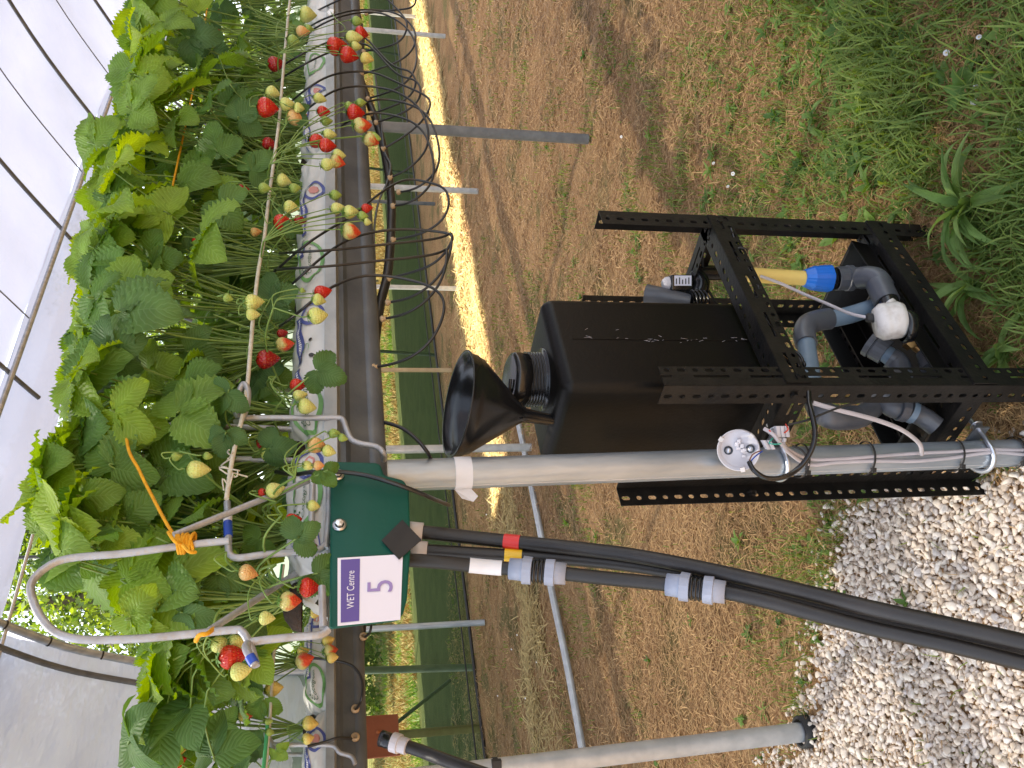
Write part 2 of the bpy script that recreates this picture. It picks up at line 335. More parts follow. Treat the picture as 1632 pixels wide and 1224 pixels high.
def vnoise(x, y, sc, seed=0):
    rs = np.random.RandomState(seed); T = rs.rand(64, 64); X = x*sc+17.3; Y = y*sc+31.7
    xi = np.floor(X).astype(int); yi = np.floor(Y).astype(int); fx = X-xi; fy = Y-yi; fx = fx*fx*(3-2*fx); fy = fy*fy*(3-2*fy)
    a = T[xi % 64, yi % 64]; b = T[(xi+1) % 64, yi % 64]; c = T[xi % 64, (yi+1) % 64]; d = T[(xi+1) % 64, (yi+1) % 64]
    return (a*(1-fx)+b*fx)*(1-fy)+(c*(1-fx)+d*fx)*fy
def big_mesh(name, V, Fv, nper, m, rnd=None, cols=None):   # V (N,3), faces (K,nper)
    me = bpy.data.meshes.new(name); V = V.astype(np.float32); Fv = Fv.astype(np.int32)
    me.vertices.add(len(V)); me.vertices.foreach_set('co', V.ravel())
    me.loops.add(Fv.size); me.loops.foreach_set('vertex_index', Fv.ravel())
    me.polygons.add(len(Fv)); me.polygons.foreach_set('loop_start', np.arange(0, Fv.size, nper, dtype=np.int32))
    try: me.polygons.foreach_set('loop_total', np.full(len(Fv), nper, np.int32))
    except Exception: pass
    me.update(calc_edges=True)
    if rnd is not None: at = me.attributes.new('rnd', 'FLOAT', 'POINT'); at.data.foreach_set('value', rnd.astype(np.float32))
    me.materials.append(m); o = bpy.data.objects.new(name, me); COL.objects.link(o); return o
# ================================================================ SETTING
def ground_mat():
    m = bpy.data.materials.new('dry_earth_and_turf'); m.use_nodes = True; nt = m.node_tree; b = nt.nodes['Principled BSDF']
    tc = nd(nt, 'ShaderNodeTexCoord')
    def noise(s, d=6, sc=(1,1,1)):
        mp = nd(nt, 'ShaderNodeMapping'); mp.inputs['Scale'].default_value = sc; nt.links.new(tc.outputs['Object'], mp.inputs[0])
        n = nd(nt, 'ShaderNodeTexNoise'); n.inputs['Scale'].default_value = s; n.inputs['Detail'].default_value = d; n.inputs['Roughness'].default_value = .65
        nt.links.new(mp.outputs[0], n.inputs['Vector']); return n
    def ramp(n, st):
        r = nd(nt, 'ShaderNodeValToRGB'); e = r.color_ramp.elements
        while len(e) < len(st): e.new(.5)
        for q, (p, c) in zip(e, st): q.position = p; q.color = (*c, 1)
        nt.links.new(n.outputs['Fac'], r.inputs[0]); return r
    soil = ramp(noise(3.2), [(.3, (.22,.105,.045)), (.5, (.43,.225,.095)), (.7, (.60,.37,.17))])
    fine = ramp(noise(90, 8), [(.32, (.05,.027,.014)), (.48, (.30,.18,.085)), (.70, (.66,.47,.25))])
    mx = nd(nt, 'ShaderNodeMixRGB'); mx.inputs[0].default_value = .62; nt.links.new(soil.outputs[0], mx.inputs[1]); nt.links.new(fine.outputs[0], mx.inputs[2])
    gm = ramp(noise(2.3, 10), [(.52, (0,0,0)), (.62, (1,1,1))])
    gc = ramp(noise(70, 8), [(.3, (.035,.05,.016)), (.55, (.11,.13,.045)), (.75, (.22,.21,.09))])
    gf = nd(nt, 'ShaderNodeMath', operation='MULTIPLY'); gf.inputs[1].default_value = .7; nt.links.new(gm.outputs[0], gf.inputs[0])
    m2 = nd(nt, 'ShaderNodeMixRGB'); nt.links.new(gf.outputs[0], m2.inputs[0]); nt.links.new(mx.outputs[0], m2.inputs[1]); nt.links.new(gc.outputs[0], m2.inputs[2])
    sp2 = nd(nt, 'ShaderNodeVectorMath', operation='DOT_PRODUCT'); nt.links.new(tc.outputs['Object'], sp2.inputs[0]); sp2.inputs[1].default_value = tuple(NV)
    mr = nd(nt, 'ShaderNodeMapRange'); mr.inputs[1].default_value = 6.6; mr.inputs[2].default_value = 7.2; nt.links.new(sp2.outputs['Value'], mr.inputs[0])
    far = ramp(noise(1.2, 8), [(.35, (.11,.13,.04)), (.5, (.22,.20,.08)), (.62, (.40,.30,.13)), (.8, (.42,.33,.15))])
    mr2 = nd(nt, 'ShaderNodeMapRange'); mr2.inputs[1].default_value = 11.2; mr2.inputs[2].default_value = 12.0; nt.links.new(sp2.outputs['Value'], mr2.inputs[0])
    shade_col = ramp(noise(4, 8), [(.3, (.045,.055,.02)), (.7, (.10,.11,.045))]); m4 = nd(nt, 'ShaderNodeMixRGB'); nt.links.new(mr2.outputs[0], m4.inputs[0]); nt.links.new(shade_col.outputs[0], m4.inputs[1]); nt.links.new(far.outputs[0], m4.inputs[2]); far = m4  # strip behind the net: its shade is put into the ground colour
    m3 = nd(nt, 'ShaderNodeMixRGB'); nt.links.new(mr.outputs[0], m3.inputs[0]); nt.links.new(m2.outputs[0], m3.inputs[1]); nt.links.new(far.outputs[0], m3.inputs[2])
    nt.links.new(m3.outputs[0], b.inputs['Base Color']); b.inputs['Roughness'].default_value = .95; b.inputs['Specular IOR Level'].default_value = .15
    bn = noise(60, 10); bp = nd(nt, 'ShaderNodeBump'); bp.inputs['Strength'].default_value = .9; bp.inputs['Distance'].default_value = .03
    nt.links.new(bn.outputs['Fac'], bp.inputs['Height']); nt.links.new(bp.outputs[0], b.inputs['Normal'])
    return m
def build_ground():
    xs = np.concatenate([np.linspace(-160, -4, 14)[:-1], np.linspace(-4, 8, 130), np.linspace(8, 200, 14)[1:]])
    ys = np.concatenate([np.linspace(-60, -1, 10)[:-1], np.linspace(-1, 11, 130), np.linspace(11, 220, 16)[1:]])
    X, Y = np.meshgrid(xs, ys, indexing='ij')
    near = np.clip(1.3-np.hypot(X, Y)/14, 0, 1)
    Z = ((vnoise(X, Y, 2.1, 3)-.5)*.045+(vnoise(X, Y, 7.0, 4)-.5)*.02)*near
    V = np.stack([X, Y, Z-.004+GZ], -1).reshape(-1, 3); nx, ny = X.shape
    I = np.arange(nx*ny).reshape(nx, ny); Fv = np.stack([I[:-1,:-1], I[1:,:-1], I[1:,1:], I[:-1,1:]], -1).reshape(-1, 4)
    o = big_mesh('ground', V, Fv, 4, ground_mat()); o.data.polygons.foreach_set('use_smooth', [True]*len(Fv)); tag(o, 'dry brown earth with worn turf under the polytunnel', None, kind='structure')
def gz(x, y):
    near = np.clip(1.3-np.hypot(x, y)/14, 0, 1)
    return ((vnoise(x, y, 2.1, 3)-.5)*.045+(vnoise(x, y, 7.0, 4)-.5)*.02)*near-.004+GZ
build_ground()

GRAVEL = [G(1632,735), G(1590,760), G(1500,775), G(1395,795), G(1352,820), G(1340,870), G(1322,930), G(1300,985), G(1290,1060), G(1292,1110), G(1288,1160), G(1262,1224), W(1262,1260,2.2)]
GP = [(p.x, p.y) for p in GRAVEL]+[(-1.25,2.1),(-1.5,.5),(.0,.5),(.02,.9)]
def in_poly(x, y, P):
    c = np.zeros(x.shape, bool); n = len(P)
    for i in range(n):
        x1, y1 = P[i]; x2, y2 = P[(i+1) % n]
        hit = ((y1 > y) != (y2 > y)) & (x < (x2-x1)*(y-y1)/((y2-y1)+1e-12)+x1); c ^= hit
    return c
def wedge(n, r0=.95, r1=9.0, a0=-48, a1=44, seed=0):
    rs = np.random.RandomState(seed); a = np.radians(rs.uniform(a0, a1, n)); r = np.exp(rs.uniform(np.log(r0), np.log(r1), n))
    return r*np.sin(a), r*np.cos(a), r
def blades(name, m, n, dens, hmin, hmax, w0, flat, seed, kind_label, r1=9.0, curl=.5):
    rs = np.random.RandomState(seed+50); x, y, r = wedge(n, r1=r1, seed=seed)
    k = rs.rand(n) < dens(x, y, r); x, y, r = x[k], y[k], r[k]; n = len(x); z = gz(x, y)
    az = rs.uniform(0, 2*np.pi, n); L = rs.uniform(hmin, hmax, n)*(.7+.6*vnoise(x, y, 5, seed)); L = L*((1+.3*np.clip(r-1.2, 0, 9)) if flat else 1); w = (w0*(.7+.6*rs.rand(n)))*(1+(.6 if flat else .25)*np.clip(r-1, 0, 9))*.5
    lean = rs.uniform(.3, 1.25, n) if not flat else rs.uniform(1.25, 1.56, n)
    dx, dy = np.cos(az), np.sin(az); px, py = -dy, dx; V = np.zeros((n, 7, 3))
    hx = np.zeros(n); hz = z.copy() if not flat else z+rs.uniform(.002, .016, n); a = lean*(.4 if not flat else 1.0)
    if flat: a = lean
    for j, (t, ww) in enumerate(((0, 1), (.35, .95), (.7, .7))):
        V[:, 2*j] = np.stack([x+dx*hx-px*w*ww, y+dy*hx-py*w*ww, hz], -1); V[:, 2*j+1] = np.stack([x+dx*hx+px*w*ww, y+dy*hx+py*w*ww, hz], -1)
        hx = hx+np.sin(a)*L*.35; hz = hz+np.cos(a)*L*.35; a = a+curl*rs.uniform(.2, 1.2, n)*(1 if not flat else .5)
    V[:, 6] = np.stack([x+dx*hx, y+dy*hx, np.maximum(hz, z+.001)], -1)
    b = (np.arange(n)*7)[:, None]
    Ft = np.concatenate([b+np.array(q)[None] for q in ((0,1,3),(0,3,2),(2,3,5),(2,5,4),(4,5,6))])
    o = big_mesh(name, V.reshape(-1, 3), Ft, 3, m, np.repeat(np.clip(rs.rand(n)*.75+.25*vnoise(x, y, 3, 9), 0, 1), 7))
    return tag(o, kind_label, None, kind='stuff')
def green_d(x, y, r):
    g = vnoise(x, y, 1.7, 11)*.6+vnoise(x, y, 5.0, 12)*.4
    patch = np.clip((g-np.where((r < 3.0) & (x > -.2), .345, np.where(r < 4.2, .385, .415)))*5, 0, 1)
    corner = np.clip((x+.05)*2.2, 0, 1)*np.clip((2.75-y)*1.2, 0, 1)
    edge = np.exp(-((r-1.95)/.28)**2)*np.clip(-x*3+.2, 0, 1)*.8
    bare = 1-np.clip((vnoise(x, y, 2.6, 21)-.55)*5, 0, 1)*.7
    g2 = vnoise(x, y, 9.0, 15)
    d = np.clip(.012+.85*patch*bare*np.clip((g2-.42)*4, 0, 1)+1.25*corner*(.22+.8*np.clip((g-.36)*4, 0, 1))+edge*np.clip((g-.38)*5, 0, 1), 0, 1)
    d = np.where(r > 2.6, d*.85, d)
    return np.where(in_poly(x, y, GP), .012, d)
def straw_d(x, y, r): return np.where(in_poly(x, y, GP), .02, .35+.65*np.clip((vnoise(x, y, 3.1, 31)-.3)*3, 0, 1))
blades('grass', M['grass'], 240000, green_d, .014, .040, .0021, False, 1, 'patchy green grass growing through the bare soil')
def tall_d(x, y, r): return np.where(in_poly(x, y, GP), .0, np.maximum(np.clip((x-.30)*3, 0, 1)*np.clip((1.9-y)*2, 0, 1), .8*((x > .05) & (y < 1.19+.9*x)))*(.10+.55*np.clip((vnoise(x, y, 6, 14)-.42)*5, 0, 1))*(1-.85*((x < .36) & (y > 1.45))))
blades('grass', M['grass'], 110000, tall_d, .035, .10, .0038, False, 2, 'longer lush grass tufts in the near corner beside the black rack', r1=3.0, curl=.7)
blades('dry_grass', M['straw'], 230000, straw_d, .010, .042, .0013, True, 3, 'dead straw litter lying over the brown soil')

def band_d(x, y, r):  # straw kept to the sunlit strip; its brighter colour adds to the sunlight
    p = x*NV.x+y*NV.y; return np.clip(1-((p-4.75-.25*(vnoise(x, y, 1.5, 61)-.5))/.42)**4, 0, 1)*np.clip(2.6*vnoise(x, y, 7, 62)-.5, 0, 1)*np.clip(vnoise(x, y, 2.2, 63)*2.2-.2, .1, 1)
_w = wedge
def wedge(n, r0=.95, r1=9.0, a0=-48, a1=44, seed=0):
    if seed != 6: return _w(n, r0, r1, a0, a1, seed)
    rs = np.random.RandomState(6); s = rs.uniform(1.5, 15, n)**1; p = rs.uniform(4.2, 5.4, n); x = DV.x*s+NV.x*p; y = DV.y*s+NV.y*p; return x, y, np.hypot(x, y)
blades('sun_strip_straw', M['sunlit_straw'], 60000, band_d, .03, .09, .0018, True, 6, 'bright yellow straw added along the sunlit strip to heighten its light')
def build_gravel():
    rs = np.random.RandomState(5); proto = []
    for k in range(8):
        bm = bmesh.new(); bmesh.ops.create_icosphere(bm, subdivisions=2, radius=1)
        for v in bm.verts:
            v.co *= 1+.0*v.co.x
        pl = [(Vector(rs.normal(size=3)).normalized(), rs.uniform(.42, .78)) for _ in range(11)]
        for v in bm.verts:
            for nn, dd in pl:
                q = v.co.dot(nn)
                if q > dd: v.co -= nn*(q-dd)
        proto.append((np.array([v.co[:] for v in bm.verts]), np.array([[l.index for l in f.verts] for f in bm.faces]))); bm.free()
    xs = np.array([p[0] for p in GP]); ys = np.array([p[1] for p in GP]); pts = []
    def scatter(n, x0, x1, y0, y1, z, s0, s1, keep=1.0, dmin=.0112):
        cell = {}; cnt = 0
        for _ in range(n):
            x = rs.uniform(x0, x1); y = rs.uniform(y0, y1)
            d = dmin*(1 if y < 1.9 else 1.25)
            ci, cj = int(x/.02+500), int(y/.02+500); ok = True
            for a in (-1, 0, 1):
                for b in (-1, 0, 1):
                    for (px, py) in cell.get((ci+a, cj+b), ()):
                        if (px-x)**2+(py-y)**2 < d*d: ok = False; break
                    if not ok: break
                if not ok: break
            if not ok: continue
            jx = .035*(math.sin(x*29+y*11)+math.sin(x*61-y*37))+rs.normal(0, .014); jy = .035*(math.sin(y*31-x*13)+math.sin(y*53+x*71))+rs.normal(0, .014)
            if not in_poly(np.array([x+jx]), np.array([y+jy]), GP)[0]:
                if rs.rand() > .06 or not in_poly(np.array([x-.05]), np.array([y-.08]), GP)[0]: continue
            cell.setdefault((ci, cj), []).append((x, y)); pts.append((x, y, z+rs.uniform(-.003, .004), rs.uniform(s0, s1)))
    scatter(110000, -1.2, .12, .9, 2.35, .0, .0048, .0075, dmin=.0080); nsmall = len(pts)
    scatter(45000, -1.4, .25, .85, 2.55, .001, .0070, .0115)
    scatter(26000, -1.4, .25, .85, 2.55, .009, .0064, .0110)
    scatter(9000, -1.4, .25, .85, 2.55, .015, .0070, .0130, dmin=.021)
    Vs, Fs, Rn = [], [], []; off = 0
    lo = []
    for k in range(4):
        bm = bmesh.new(); bmesh.ops.create_icosphere(bm, subdivisions=1, radius=1); lo.append((np.array([v.co[:] for v in bm.verts])*rs.uniform(.8, 1.2, (len(bm.verts), 1)), np.array([[l.index for l in f.verts] for f in bm.faces]))); bm.free()
    for ii, (x, y, z, s) in enumerate(pts):
        v, f = proto[rs.randint(8)] if ii >= nsmall else lo[rs.randint(4)]; q = rs.normal(size=(3, 3)); q, _ = np.linalg.qr(q)
        w = (v*np.array([1.25, .95, .62])*s*rs.uniform(.85, 1.15, 3)) @ q.T; flat = np.array([1, 1, .8])
        w = w*flat+np.array([x, y, z+float(gz(np.array([x]), np.array([y]))[0])]); Vs.append(w); Fs.append(f+off); off += len(v); Rn.append(np.full(len(v), rs.rand()))
    m = bpy.data.materials.new('pale_limestone'); m.use_nodes = True; nt = m.node_tree; b = nt.nodes['Principled BSDF']
    at = nd(nt, 'ShaderNodeAttribute', attribute_name='rnd'); r = nd(nt, 'ShaderNodeValToRGB'); e = r.color_ramp.elements
    for _ in range(4): e.new(.5)
    for q, (p, c) in zip(e, [(0, (.48,.39,.30)), (.08, (.66,.54,.42)), (.35, (.78,.66,.52)), (.6, (.70,.62,.54)), (.8, (.83,.73,.59)), (1, (.66,.59,.54))]): q.position = p; q.color = (*c, 1)
    tc = nd(nt, 'ShaderNodeTexCoord'); nz = nd(nt, 'ShaderNodeTexNoise'); nz.inputs['Scale'].default_value = 110; nz.inputs['Detail'].default_value = 6; nt.links.new(tc.outputs['Object'], nz.inputs['Vector'])
    hs = nd(nt, 'ShaderNodeHueSaturation'); mr = nd(nt, 'ShaderNodeMapRange'); mr.inputs[1].default_value = .3; mr.inputs[2].default_value = .7; mr.inputs[3].default_value = .78; mr.inputs[4].default_value = 1.12
    nt.links.new(nz.outputs['Fac'], mr.inputs[0]); nt.links.new(mr.outputs[0], hs.inputs['Value']); nt.links.new(at.outputs['Fac'], r.inputs[0]); nt.links.new(r.outputs[0], hs.inputs['Color']); nt.links.new(hs.outputs[0], b.inputs['Base Color'])
    b.inputs['Roughness'].default_value = .85
    bp = nd(nt, 'ShaderNodeBump'); bp.inputs['Strength'].default_value = .4; bp.inputs['Distance'].default_value = .002; nt.links.new(nz.outputs['Fac'], bp.inputs['Height']); nt.links.new(bp.outputs[0], b.inputs['Normal'])
    o = big_mesh('gravel', np.concatenate(Vs), np.concatenate(Fs), 3, m, np.concatenate(Rn)); tag(o, 'pale limestone chippings spread over the ground beside the rack', None, kind='stuff')
build_gravel()

def leafy_fan(mb, base, n, L, w, rs, up=.35, mi=0, seg=5):     # rosette of broad leaves
    for k in range(n):
        a = 2*math.pi*(k+rs.rand()*.6)/n; l = L*rs.uniform(.6, 1.1); ww = w*rs.uniform(.7, 1.15); el = up*rs.uniform(.5, 1.4)
        strip_leaf(mb, base, a, l, ww, el, -.9*rs.rand(), mi, seg)
def strip_leaf(mb, base, az, l, ww, el, droop, mi=0, seg=6, fold=.25):
    d = Vector((math.cos(az), math.sin(az), 0)); s = Vector((-d.y, d.x, 0)); p = Vector(base); vs, uv = [], []; e = el
    for i in range(seg+1):
        t = i/seg; wd_ = ww*max(.06, math.sin(math.pi*min(1, t**.8*.97+.03)))*(1 if t < .98 else .2); up = Vector((-d.x*math.sin(e), -d.y*math.sin(e), math.cos(e)))
        for q in (-1, 0, 1): vs.append(p+s*(q*wd_*.5)+up*(abs(q)*wd_*fold)); uv.append((q, t))
        p = p+(d*math.cos(e)+ZV*math.sin(e))*(l/seg); e += droop/seg*1.6
    mb.add(vs, [(i*3+j, i*3+j+1, i*3+j+4, i*3+j+3) for i in range(seg) for j in (0, 1)], mi, True, uv)
def build_weeds():
    rs = np.random.RandomState(21); mb = MB(); x, y, r = wedge(3600, r0=1.05, r1=5.5, seed=77); d = green_d(x, y, r); rr = []
    for i in range(len(x)):
        if rs.rand() > d[i]*(1.2 if x[i] > .25 and y[i] < 2.1 else .55): continue
        z = float(gz(x[i:i+1], y[i:i+1])[0]); n0 = len(mb.v)
        leafy_fan(mb, (x[i], y[i], z+.004), rs.randint(4, 9), rs.uniform(.018, .05)*(1.35 if x[i] > .3 and y[i] < 1.9 else 1), rs.uniform(.008, .018)*(1.3 if x[i] > .3 and y[i] < 1.9 else 1), rs, up=rs.uniform(.2, .9), seg=4); rr += [rs.rand()]*(len(mb.v)-n0)
    o = mb.build('weeds', M['weed']); at = o.data.attributes.new('rnd', 'FLOAT', 'POINT'); at.data.foreach_set('value', np.array(rr, np.float32)); tag(o, 'small broad-leaved weeds dotted through the turf', None, kind='stuff')
build_weeds()
def weed_clump(x, y, n, L, w, seed, label, azs=None):
    rs = np.random.RandomState(seed); b = G(x, y); t = empty('long_leaved_weed', b, label, 'weed', 'long leaved weeds by the rack')
    for k in range(n):
        a = azs[k] if azs else rs.uniform(0, 2*math.pi); mb = MB(); strip_leaf(mb, b+Vector((rs.uniform(-.01, .01), rs.uniform(-.01, .01), .0)), a, L*rs.uniform(.7, 1.15), w*rs.uniform(.8, 1.2), rs.uniform(.9, 1.5), -rs.uniform(.5, 1.9), 0, 9, .22)
        mb.build('leaf', M['weed_clump'], t)
weed_clump(1565, 455, 15, .15, .017, 3, 'lush plantain clump of long ribbed leaves nearest the foot of the rack')
weed_clump(1560, 330, 17, .20, .020, 4, 'tall plantain with long upright strap leaves in the thick grass')
weed_clump(1610, 560, 11, .11, .017, 8, 'low plantain with short oval leaves beside the front rack leg')
weed_clump(1520, 130, 9, .07, .018, 12, 'low broad-leaved rosette near the top corner of the thick grass')
weed_clump(1440, 250, 8, .06, .016, 13, 'small flat rosette between the daisies and the rack')
weed_clump(1300, 190, 7, .06, .014, 5, 'small spiky plantain growing alone in the dry turf')

def daisy(x, y, k):
    b = G(x, y, .03); mb = MB(); rs = random.Random(k); t = tag(empty('daisy', G(x, y)), 'tiny white daisy flower open in the turf', 'daisy', 'daisies scattered in the turf')
    nrm = Vector((rs.uniform(-.4, .4), -.7, .8)).normalized(); u = nrm.orthogonal(); v = nrm.cross(u); r = .0042
    for i in range(11):
        a = 2*math.pi*i/11; dr = u*math.cos(a)+v*math.sin(a); sd_ = nrm.cross(dr)*.0016
        mb.add([b+dr*.001-sd_*.5, b+dr*.001+sd_*.5, b+dr*r+sd_, b+dr*r-sd_], [(0,1,2,3)], 0, False)
    mb.build('petals', M['petal'], t); m2 = MB(); lathe(m2, b-nrm*.001, nrm, [(.0001, .0016), (.0013, .0012), (.0015, 0)], 8, 0); m2.build('flower_centre', M['daisy_eye'], t)
    m3 = MB(); tube(m3, [G(x, y), b-nrm*.001], .0007, 5, 0, 1); m3.build('stalk', M['stalk'], t)
for k, q in enumerate([(1137,260),(1168,277),(1160,297),(990,218),(1508,84),(1555,138),(1560,59),(1627,205),(815,1035),(837,1113),(793,1109),(824,1012),(855,1055),(775,820),(1552,163)]): daisy(q[0], q[1], k)

# ---------------------------------------------------------------- polytunnel
PROF = [(-6.8,GZ),(-6.6,1.6),(-6.1,2.7),(-5.2,3.57),(-4,4.12),(-2,4.72),(0,4.95),(2,4.72),(4,4.12),(5.2,3.57),(5.7,3.27),(6.2,2.75),(6.6,1.8),(6.8,GZ)]
_pp = catmull([(p, 0, z) for p, z in PROF], 6)
def hoop_pts(s, a=0, b=None): return [RW(s, q.x, q.z) for q in _pp[a:b]]
i_sk = 10*6                                       # index of (5.7,3.27)
def sheet(name, prof, s0, s1, ns, m, wob=0.0, seed=0, bil=.0):
    mb = MB(); rs = np.random.RandomState(seed); vs = []; n = len(prof); ph = rs.rand(6)*6
    for i in range(ns+1):
        s = s0+(s1-s0)*i/ns
        for j, (p, z) in enumerate(prof):
            h = math.sin(s*2.1+ph[0])*math.sin(j*.9+ph[1])+.6*math.sin(s*5.3+ph[2]+j*.5); h2 = h+bil*(math.sin(s*5+j*.9+ph[3])+.7*math.sin(s*9.3+j*1.3+ph[4])); vs.append(RW(s, p+wob*h2*.5, z+wob*h))
    mb.add(vs, [(i*n+j, i*n+j+1, (i+1)*n+j+1, (i+1)*n+j) for i in range(ns) for j in range(n-1)]); return mb
HOOP_S0 = S(PR(16, 593, 5.2)); HOOP_D = S(PR(90, 363, 5.2))-HOOP_S0
tun = empty('polytunnel', RW(HOOP_S0, 0, 0), 'large white-skinned polytunnel on steel hoops over the growing rows', 'polytunnel')
roofp = [(q.x, q.z+.035) for q in _pp[3*6:i_sk-5:2]]
skirt = [(q.x, q.z+.035) for q in _pp[i_sk-6:i_sk+1]]
sheet('skirt_film', skirt, -.5, 30, 130, None, .012, 3, bil=.6).build('skirt_film', M['film_skirt'], tun)
sheet('roof_film', roofp, -.5, 30, 130, M['film'], .018, 1).build('roof_film', M['film'], tun)
S_PIPE = S(PR(60, 1017, 5.9))
side = [(q.x+.03, q.z) for q in _pp[i_sk:i_sk+15]]
sheet('side_film', side, -4.5, S_PIPE, 110, M['film_end'], .03, 2, bil=1.5).build('side_film', M['film_end'], tun)
hs_list = [HOOP_S0+k*HOOP_D for k in (-6,-5,-4,-3,-2,-1,0,1,2,3,4,5,6,7,8)]
for s, kk in zip(hs_list, range(-6, 9)):
    if kk == -1 or s < -.9: continue
    mb = MB(); tube(mb, hoop_pts(s) if kk % 2 else hoop_pts(s, 16, i_sk-2), .019, 10, 0, 1); mb.build('hoop', M['galv_dark'], tun)
mb = MB(); tube(mb, hoop_pts(S_PIPE), .03, 12, 0, 1); hp = mb.build('hoop', M['galv'], tun)
mb = MB(); tube(mb, [v+DV*-.16 for v in hoop_pts(S_PIPE, 50, 70)], .022, 10, 0, 1); mb.build('film_fixing_rail', M['galv_dark'], tun)
for k in range(5):
    c = hoop_pts(S_PIPE, 57+3*k, 60+3*k); mb = MB(); t0 = (c[1]-c[0]).normalized(); cyl(mb, c[0]-t0*.006, c[0]+t0*.006, .034, 12); mb.build('cable_tie', M['black_matt'], hp)
for pz in ((5.18, 3.53), (-5.16, 3.50)):
    mb = MB(); cyl(mb, RW(-.9, pz[0], pz[1]), RW(30, pz[0], pz[1]), .022, 12); mb.build('purlin', M['galv'], tun)
mb = MB(); cyl(mb, RW(-.9, 5.72, 3.26), RW(30, 5.72, 3.26), .012, 8); mb.build('film_hem', M['galv_pale'], tun)
for s in hs_list[4:]:                              # ropes over the film between the hoops
    for f in (.33,) if s < HOOP_S0+.1 else (.5,):
        mb = MB(); tube(mb, [RW(s+HOOP_D*f+(.5 if q.x < 3 else .0)*0, q.x, q.z-.012) for q in _pp[8:i_sk-5]], .006, 6, 0, 1); mb.build('film_rope', M['galv_dark'], tun)
# end hoop brace low left
# unseen film bay added beyond the open side to shade ground and film
shade_bay = empty('polytunnel', RW(2, 9, 0), 'unseen film bay added beyond the open side gap to cast shade', 'polytunnel')
npf = catmull([(6.55,0,3.68),(8,0,4.55),(9.5,0,5.1),(11,0,5.5),(13.4,0,6.4)], 4)
sheet('roof_film', [(q.x, q.z) for q in npf], 3.2, 34, 90, M['shade_film'], .02, 5).build('roof_film', M['shade_film'], shade_bay)
nc = catmull([(5.1,0,3.86),(6.55,0,4.0),(8,0,4.55),(9.5,0,5.1),(11,0,5.5),(13.4,0,6.4)], 4)  # added overlap that keeps the hanging side film in shade
sheet('roof_film', [(q.x, q.z) for q in nc], -9, 3.2, 40, M['shade_film'], .02, 6).build('end_shade_film', M['shade_film'], shade_bay)
for s in [q for q in hs_list if q > 5][::2]:
    mb = MB(); tube(mb, [RW(s, q.x, q.z-.04) for q in npf], .025, 8, 0, 1); mb.build('hoop', M['galv_dark'], shade_bay)
    mb = MB(); cyl(mb, RW(s, 13.4, GZ), RW(s, 13.4, 6.36), .03, 8); mb.build('leg', M['galv_dark'], shade_bay)

# ---------------------------------------------------------------- windbreak net
net = empty('windbreak_net', RW(3, 6.85, 0), 'green mesh windbreak standing along the open side of the tunnel', 'windbreak net')
mb = MB(); NS = 120; vs = []
for i in range(NS+1):
    s = -9+42*i/NS
    for z in (GZ, .35, .8, 1.3, 1.75): vs.append(RW(s, 6.70+.02*math.sin(s*3+z*2), z))
mb.add(vs, [(i*5+j, i*5+j+1, (i+1)*5+j+1, (i+1)*5+j) for i in range(NS) for j in range(4)]); mb.build('mesh_sheet', M['net'], net)
for z, r in ((GZ+.02, .014), (GZ+.09, .006)):
    mb = MB(); cyl(mb, RW(-9, 6.66, z), RW(33, 6.66, z), r, 8); mb.build('bottom_rail', M['black_hose'], net)
s = S(PR(720, 1090, 6.98)); mb = MB(); cyl(mb, RW(s+.03, 6.97, .12), RW(s-.62, 6.97, 1.05), .016, 8); mb.build('brace', M['galv_dark'], net)

# ---------------------------------------------------------------- meadow and trees beyond
def meadow_mass():
    rs = np.random.RandomState(9); n = 70000; p = 11.4+12*rs.rand(n)**1.5; s = rs.uniform(2, 50, n)
    x = DV.x*s+NV.x*p; y = DV.y*s+NV.y*p; V = np.zeros((n, 3, 3)); az = rs.uniform(0, 6.28, n); h = rs.uniform(.03, .16, n)*np.where(p < 10.2, .35, 1); w = .006+.008*rs.rand(n)
    V[:, 0] = np.stack([x-np.cos(az)*w, y-np.sin(az)*w, x*0+GZ], -1); V[:, 1] = np.stack([x+np.cos(az)*w, y+np.sin(az)*w, x*0+GZ], -1); V[:, 2] = np.stack([x+rs.normal(0, .08, n), y+rs.normal(0, .08, n), h+GZ], -1)
    g = (vnoise(x, y, .9, 41) > .70) | (p < 9.6)
    for nm, msk, m, lb in (('dry_meadow_grass', ~g, M['straw'], 'sunlit dry meadow grass beyond the net'), ('green_meadow_grass', g, M['weed'], 'green tussocks growing in the meadow beyond the net')):
        v = V[msk].reshape(-1, 3); k = len(v)//3; o = big_mesh(nm, v, np.arange(k*3).reshape(-1, 3), 3, m, np.repeat(rs.rand(k)*.7+.3, 3)); tag(o, lb, None, kind='stuff')
meadow_mass()
def leaf_cloud(cs, rads, n, size, seed):
    rs = np.random.RandomState(seed); k = rs.randint(0, len(cs), n); C = np.array(cs)[k]; Rr = np.array(rads)[k]
    d = rs.normal(size=(n, 3)); d /= np.linalg.norm(d, axis=1)[:, None]; rad = Rr*(.55+.5*rs.rand(n))
    P = C+d*rad[:, None]*np.array([1, 1, .8]); a = rs.normal(size=(n, 3)); a /= np.linalg.norm(a, axis=1)[:, None]; b = np.cross(a, d); b /= np.linalg.norm(b, axis=1)[:, None]+1e-9
    sz = size*(.6+.8*rs.rand(n))[:, None]; V = np.stack([P-a*sz, P+b*sz*.5, P+a*sz, P-b*sz*.5], 1).reshape(-1, 3)
    return V, np.arange(n*4).reshape(-1, 4), np.repeat(np.clip(rs.rand(n), 0, 1), 4)
